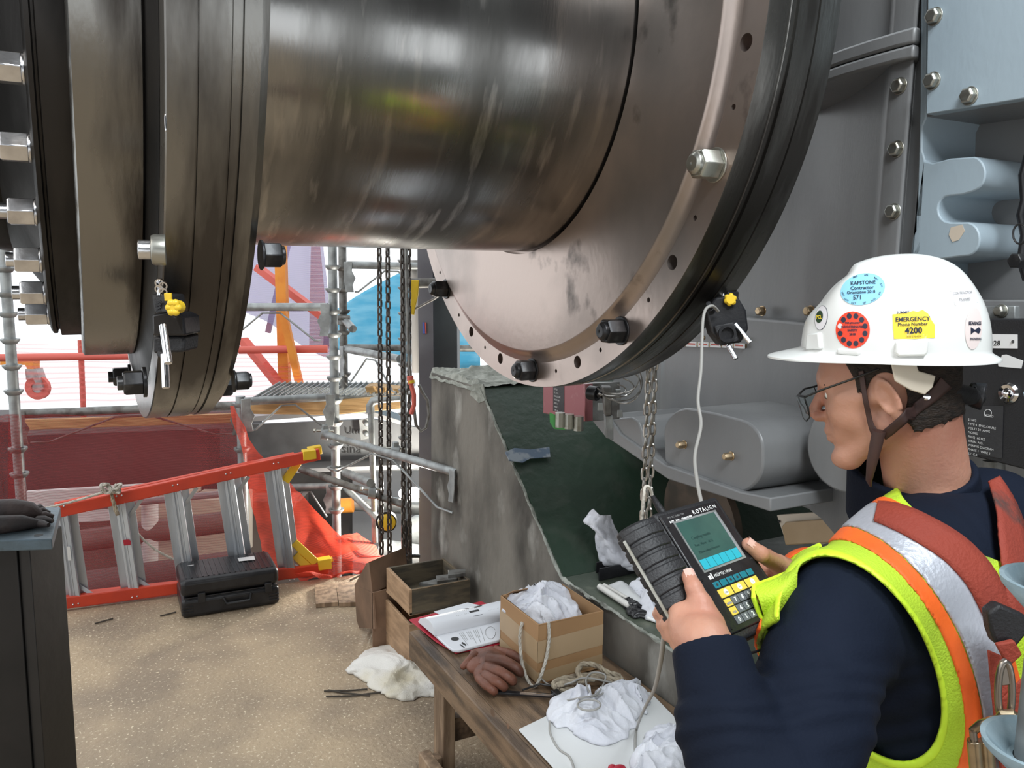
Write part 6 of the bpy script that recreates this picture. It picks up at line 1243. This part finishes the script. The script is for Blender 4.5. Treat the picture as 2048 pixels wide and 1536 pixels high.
st = hpatch([(1785, 629), (1810, 627), (1826, 622), (1835, 624), (1845, 620), (1856, 628), (1862, 640), (1869, 650), (1869, 676), (1830, 678), (1788, 678), (1786, 655)], 'yellow_sticker', yls, .0008, hat)
for s, x, y, z_, b_ in (('SUMMIT', 1806, 628, 7, .1), ('EMERGENCY', 1825, 643, 12, .2), ('Phone Number', 1825, 652, 9.5, .1), ('4200', 1827, 667, 17, .5), ('(318) 276-6200', 1827, 675, 5, .0)): htxt(s, x, y, z_, dki, hat, 2, b_)
hpatch(oval(1643, 636, 12.5, 25, rot=.15), 'roundel_rim', dki, .0006, hat); hpatch(oval(1643, 636, 11.8, 24, rot=.15), 'white_roundel', wst, .0009, hat); hpatch(oval(1640, 634, 7, 12.5, rot=.15), 'roundel_centre', mat('dark_green_disc', (.03, .06, .03), .4), .0013, hat, sub=3); htxt('PCL', 1640, 638, 9, yls, hat, 0, .3, sq=.7, off=.002)
hpatch([(1900, 580), (1938, 575), (1955, 605), (1910, 612)], 'pale_rear_sticker', wst, .0008, hat); htxt('CONTRACTOR', 1924, 589, 7, MT['grey_ink'], hat, 4, .1, sq=.8); htxt('TRAINED', 1928, 602, 7, MT['grey_ink'], hat, 4, .1, sq=.8)
hpatch(oval(1946, 657, 17, 42, rot=.05), 'pink_roundel', mat('pink_white', (.74, .64, .62), .5), .0008, hat); htxt('BEARINGS', 1948, 650, 9, dki, hat, 0, .3, sq=.6); hpatch([(1940, 655), (1948, 660), (1956, 655), (1960, 660), (1956, 668), (1948, 663), (1940, 669)], 'dark_emblem', dki, .0014, hat, sub=2); htxt('ENGINEERING', 1950, 680, 6, dki, hat, 0, .2, sq=.6)
# brim blocks
def hblock(pts, th, name): 
    P0 = [hhit(x, y, -.003) for x, y in pts]; n = W(HC)-sum(P0, Vector())/len(P0); n.z = 0; n = -n.normalized(); return MB().slab(P0, n*th).build(name, hatm, hat, bevel=.003, seg=3)
hblock([(1789, 682), (1856, 678), (1855, 703), (1850, 711), (1794, 712), (1786, 705)], .012, 'side_slot'); hblock([(1676, 696), (1724, 699), (1722, 711), (1678, 708)], .009, 'accessory_slot'); hblock([(1620, 668), (1645, 664), (1648, 698), (1618, 700)], .010, 'front_slot')
# suspension
susp = MB().slab([hpw for hpw in [W(pc(x, y, 1.19)) for x, y in ((1782, 724), (1832, 724), (1838, 742), (1872, 752), (1866, 775), (1850, 790), (1820, 780), (1790, 762))]], FW*.003).build('suspension_tab', mat('cream_plastic', (.62, .56, .46), .5), hat, bevel=.002)
MB().tube([W(pc(x, y, d)) for x, y, d in ((1862, 768, 1.22), (1900, 780, 1.235), (1935, 790, 1.27), (1955, 795, 1.33))], [.011, .013, .015, .013], 12).build('headband', MT['blackm'], hat)
m = MB().lathe([(-.012, .0), (-.012, .019), (.004, .022), (.008, .022), (.008, 0)], W(pc(1958, 792, 1.30)), W(A(.8, -.5, -.12)), 20); m.build('ratchet_knob', MT['black'], hat, bevel=.002)
MB().lathe([(0, .01), (0, .016), (.004, .016), (.004, .01)], W(pc(1942, 785, 1.275)), W(A(.7, -.7, 0)), 20, closed=True).build('ratchet_ring', MT['nut'], hat)
def march(f, px, py, t0=.9, t1=1.7, off=.0):
    r = ray(px, py); d = A(r.dot(RW), r.dot(FW), r.z); d /= d[1]; ts = np.linspace(t0, t1, 400); P = A(0, 0, 1.75)+ts[:, None]*d; g = f(P)-off; k = int(np.argmax(g < 0)) if (g < 0).any() else int(np.argmin(g)); return P[k]
def ribbon(pts, f, off, m_, parent, name, th=.0025, t0=.9, t1=1.7, n=40, dfix=None):
    # pts: (px,py,width px)
    P = [Vector((a, b, c)) for a, b, c in pts]; C = []
    for i in range(n+1):
        x = i/n*(len(P)-1); k = min(int(x), len(P)-2); x -= k; p0, p1, p2, p3 = P[max(k-1, 0)], P[k], P[k+1], P[min(k+2, len(P)-1)]; C.append(.5*((2*p1)+(p2-p0)*x+(2*p0-5*p1+4*p2-p3)*x*x+(3*p1-p0-3*p2+p3)*x**3))
    vs = []; K_ = 4
    for i in range(n+1):
        d = (C[min(i+1, n)]-C[max(i-1, 0)]); d.z = 0; d.normalize(); nn = Vector((-d.y, d.x, 0))
        for j in range(K_+1): q = C[i]+nn*C[i].z*(j/K_-.5); vs.append(march(f, q.x, q.y, t0, t1, off))
    V = np.array(vs).reshape(n+1, K_+1, 3)
    for _ in range(4): V[1:-1, :, 1] = V[1:-1, :, 1]*.5+.25*(V[2:, :, 1]+V[:-2, :, 1])
    o = MB().add([W(p) for p in V.reshape(-1, 3)], [(i*(K_+1)+j, (i+1)*(K_+1)+j, (i+1)*(K_+1)+j+1, i*(K_+1)+j+1) for i in range(n) for j in range(K_)]).build(name, m_, parent, smooth=80)
    s = o.modifiers.new('s', 'SOLIDIFY'); s.thickness = th; s.offset = 0; return o
hn = lambda p: un(.02, head(p), neck(p), ear(p)) ; brn = mat('brown_strap', (.06, .03, .025), .6, 0, (.04, .02, .018), 12)
ribbon([(1722, 742, 10), (1726, 770, 10), (1733, 810, 10), (1742, 850, 12), (1754, 872, 18)], hn, .006, brn, hat, 'chin_strap', .002, 1.1, 1.4)
ribbon([(1893, 765, 30), (1868, 790, 24), (1835, 815, 22), (1800, 845, 20), (1766, 872, 18)], hn, .008, brn, hat, 'nape_strap', .002, 1.1, 1.4)
MB().tube([W(pc(x, y, d)) for x, y, d in ((1758, 862, 1.222), (1752, 890, 1.225), (1744, 925, 1.23), (1738, 960, 1.24), (1741, 972, 1.25))], [.010, .0095, .008, .005, .002], 10).build('chin_strap', brn, hat)
MB().lathe([(0, 0), (0, .0055), (.0015, .0045), (.0025, 0)], W(pc(1854, 794, 1.198)), -FW, 16).build('strap_rivet', MT['chrome'], hat)
# glasses
glass = mat('clear_lens', (.9, .95, .95), .03, trans=1., ior=1.1); 
gl = MB().tube([W(hp(.000, .081, .044)), W(hp(.04, .078, .034)), W(hp(.085, .073, .024)), W(hp(.112, .066, .016))], .0017, 8).tube([W(hp(.02, -.079, .04)), W(hp(.112, -.066, .016))], .0017, 8).tube([W(hp(.112, .066, .016)), W(hp(.126, .04, .017)), W(hp(.130, .012, .014)), W(hp(.130, -.012, .014)), W(hp(.126, -.04, .017)), W(hp(.112, -.066, .016))], .0017, 8).build('safety_glasses', MT['black'], per)
for s in (1, -1):
    lp = [hp(a, b*s, c) for a, b, c in ((.114, .066, .016), (.127, .042, .017), (.131, .013, .013), (.130, .012, -.004), (.126, .022, -.022), (.120, .042, -.026), (.112, .058, -.018), (.110, .066, -.002))]
    MB().slab([W(p) for p in lp], W(hf)*.002).build('lens', glass, gl); MB().tube([W(p) for p in lp], .0011, 6, closed=True).build('lens_rim', MT['nut'], gl)
    MB().slab([W(hp(.114, .067*s, .017)), W(hp(.090, .075*s, .018)), W(hp(.090, .075*s, -.008)), W(hp(.112, .067*s, -.01))], W(hl)*.0015).build('side_shield', glass, gl)
for s in (1, -1): MB().ball(W(hp(.079, .030*s, .009)), .0085, 10).build('eye', mat('eye_white', (.7, .68, .65), .2), per); MB().ball(W(hp(.0845, .031*s, .007)), .0038, 8).build('iris', mat('iris', (.08, .06, .04), .2), per)
MB().tube([W(hp(.086, .018, .027)), W(hp(.090, .032, .031)), W(hp(.082, .048, .028))], [.002, .003, .0015], 8).build('eyebrow', hairm, per)
# ------------------------------------------------------------ harness
VS_ = lambda p: vsurf(p)-.014
har = ribbon([(1752, 1022, 40), (1785, 1030, 50), (1830, 1049, 56), (1895, 1087, 60), (1935, 1122, 62), (1968, 1165, 62), (2004, 1240, 60)], VS_, .005, strapm, per, 'safety_harness', .003, .95, 1.6, 60)
ribbon([(1988, 958, 26), (2012, 1010, 40), (2026, 1070, 56), (2038, 1150, 62), (2052, 1240, 62)], VS_, .006, strapm, har, 'far_strap', .003, 1.0, 1.8)
Dk = .985
q = lambda x, y, d=Dk: W(pc(x, y, d))
MB().slab([q(1978, 1226), q(2000, 1210), (q(2060, 1236)), q(2060, 1262), q(2030, 1300), q(1992, 1290), q(1982, 1262)], FW*.02).build('dorsal_plate', MT['blackm'], har, bevel=.004)
MB().slab([q(1994, 1290, Dk-.01), q(2030, 1282, Dk-.01), q(2046, 1310, Dk-.01), q(2018, 1335, Dk-.01)], FW*.008).build('webbing_loop', strapm, har, bevel=.002)
MB().slab([q(1976, 1300, 1.02), q(2022, 1320, 1.02), q(2075, 1540, 1.0), q(2005, 1570, 1.0), q(1990, 1450, 1.01)], FW*.004).build('lanyard_webbing', strapm, har, bevel=.002)
MB().slab([q(2005, 1400, 1.01), q(2100, 1300, 1.01), q(2100, 1560, 1.01), q(2020, 1560, 1.01)], FW*.004).build('lanyard_webbing', strapm, har, bevel=.002)
def ringt(pts, r, m_, name, closed=True): MB().tube([q(*p) for p in pts], r, 10, closed=closed).build(name, m_, har)
brs = mat('brassy_steel', (.45, .36, .24), .3, .9, (.3, .24, .17), 20); stl = mat('grey_hook_steel', (.3, .27, .24), .32, .9)
ringt([(1996+14+14*math.cos(a)-8*math.sin(a)*0, 1385+62*math.sin(a), .97) for a in [i*math.pi/10 for i in range(20)]], .0045, stl, 'snap_hook')
MB().slab([q(2003, 1335, .968), q(2024, 1330, .968), q(2020, 1370, .968), q(2004, 1372, .968)], FW*.006).build('hook_gate', stl, har, bevel=.001)
ringt([(1996, 1440, .965), (2004, 1428, .962), (2022, 1425, .96), (2038, 1440, .96), (2044, 1470, .965), (2040, 1490, .97)], .0055, brs, 'carabiner', False)
ringt([(1946, 1462, .975), (1962, 1448, .965), (1985, 1440, .96), (2006, 1438, .96), (2024, 1452, .965), (2030, 1476, .97)], .0055, brs, 'carabiner', False)
for x in (1948, 1972):
    MB().cyl(q(x, 1480, .97), q(x+10, 1590, .97), .0085, n=16).build('screw_lock', brs, har, bevel=.001); MB().cyl(q(x-2, 1462, .97), q(x, 1482, .97), .0045, n=12).build('lock_stem', stl, har)
# hanging front flap of the vest
patch('front_flap', None, None, [[q(1640, 1092, 1.13), q(1600, 1108, 1.15), q(1572, 1148, 1.17)], [q(1632, 1112, 1.10), q(1590, 1135, 1.11), q(1545, 1165, 1.14)], [q(1600, 1130, 1.08), q(1566, 1160, 1.09), q(1510, 1175, 1.10)], [q(1590, 1190, 1.08), q(1558, 1190, 1.07), q(1518, 1200, 1.075)], [q(1585, 1240, 1.09), q(1560, 1240, 1.08), q(1530, 1242, 1.08)]], hiv, 4, .003, 14, 24, 30, .003, vest)
m = MB(); m.tube([q(1640, 1090, 1.13), q(1604, 1106, 1.15), q(1574, 1146, 1.165), q(1540, 1160, 1.13), q(1508, 1172, 1.095), q(1507, 1195, 1.08), q(1524, 1242, 1.08)], .0035, 8); m.build('flap_binding', bpy.data.materials['lime_binding'], vest)
# legs and boots below the frame
def legs(p):
    d = None
    for s, (hx, hd) in ((1, (.66, 1.07)), (-1, (.80, 1.22))):
        a, b, c = A(hx, hd, .9), A(hx-.03, hd+.06, .5), A(hx+.02, hd+.02, .08); e = smin(cap(p, a, b, .095, .07), cap(p, b, c, .07, .062), .03); d = e if d is None else smin(d, e, .03)
    return smin(d, ell(p, A(.74, 1.14, .92), (.17, .13, .13), MTO), .05)
sdfobj('trousers', legs, (.5, .9, .05), (1.0, 1.4, 1.08), .008, navy, per, 1)
for hx, hd in ((.68, 1.09), (.82, 1.24)):
    c = A(hx, hd, .0); MB().ball(W(c+A(0, 0, .07)+TF*.01), (.05, .05, .07), 10).ball(W(c+A(0, 0, .05)+TF*.09), (.055, .085, .05), 10).slab([W(c+TF*a+TL_*b+A(0, 0, .0)) for a, b in ((-.06, -.045), (.13, -.05), (.17, 0), (.13, .05), (-.06, .045))], UP*.03).build('boot', MT['leatherd'], per, bevel=.003)
# ------------------------------------------------------------ groups of repeats
GR = {'scaffold_post': 'scaffold posts', 'scaffold_ledger': 'scaffold ledgers and tubes', 'pipe_clamp': 'scaffold clamps', 'hoist_chain': 'hanging hoist chains', 'rag': 'white cotton rags', 'twig': 'dry twigs on the floor', 'safety_net': 'red safety netting', 'debris_net': 'debris netting under the shaft', 'process_pipe': 'pipes behind the red netting', 'silver_pipe': 'silver pipes by the work lamps', 'carton': 'cartons behind the netting', 'wood_offcut': 'flat boards on the floor', 'plywood_crate': 'stacked plywood crates', 'laser_alignment_sensor': 'laser sensors on the coupling', 'guard_rail': 'red guard rails', 'diagonal_brace': 'red diagonal braces', 'orange_pole': 'orange timber poles'}
for o in bpy.data.objects:
    b_n = o.name.split('.')[0]
    if o.parent is None and b_n in GR and 'label' in o: o['group'] = GR[b_n]
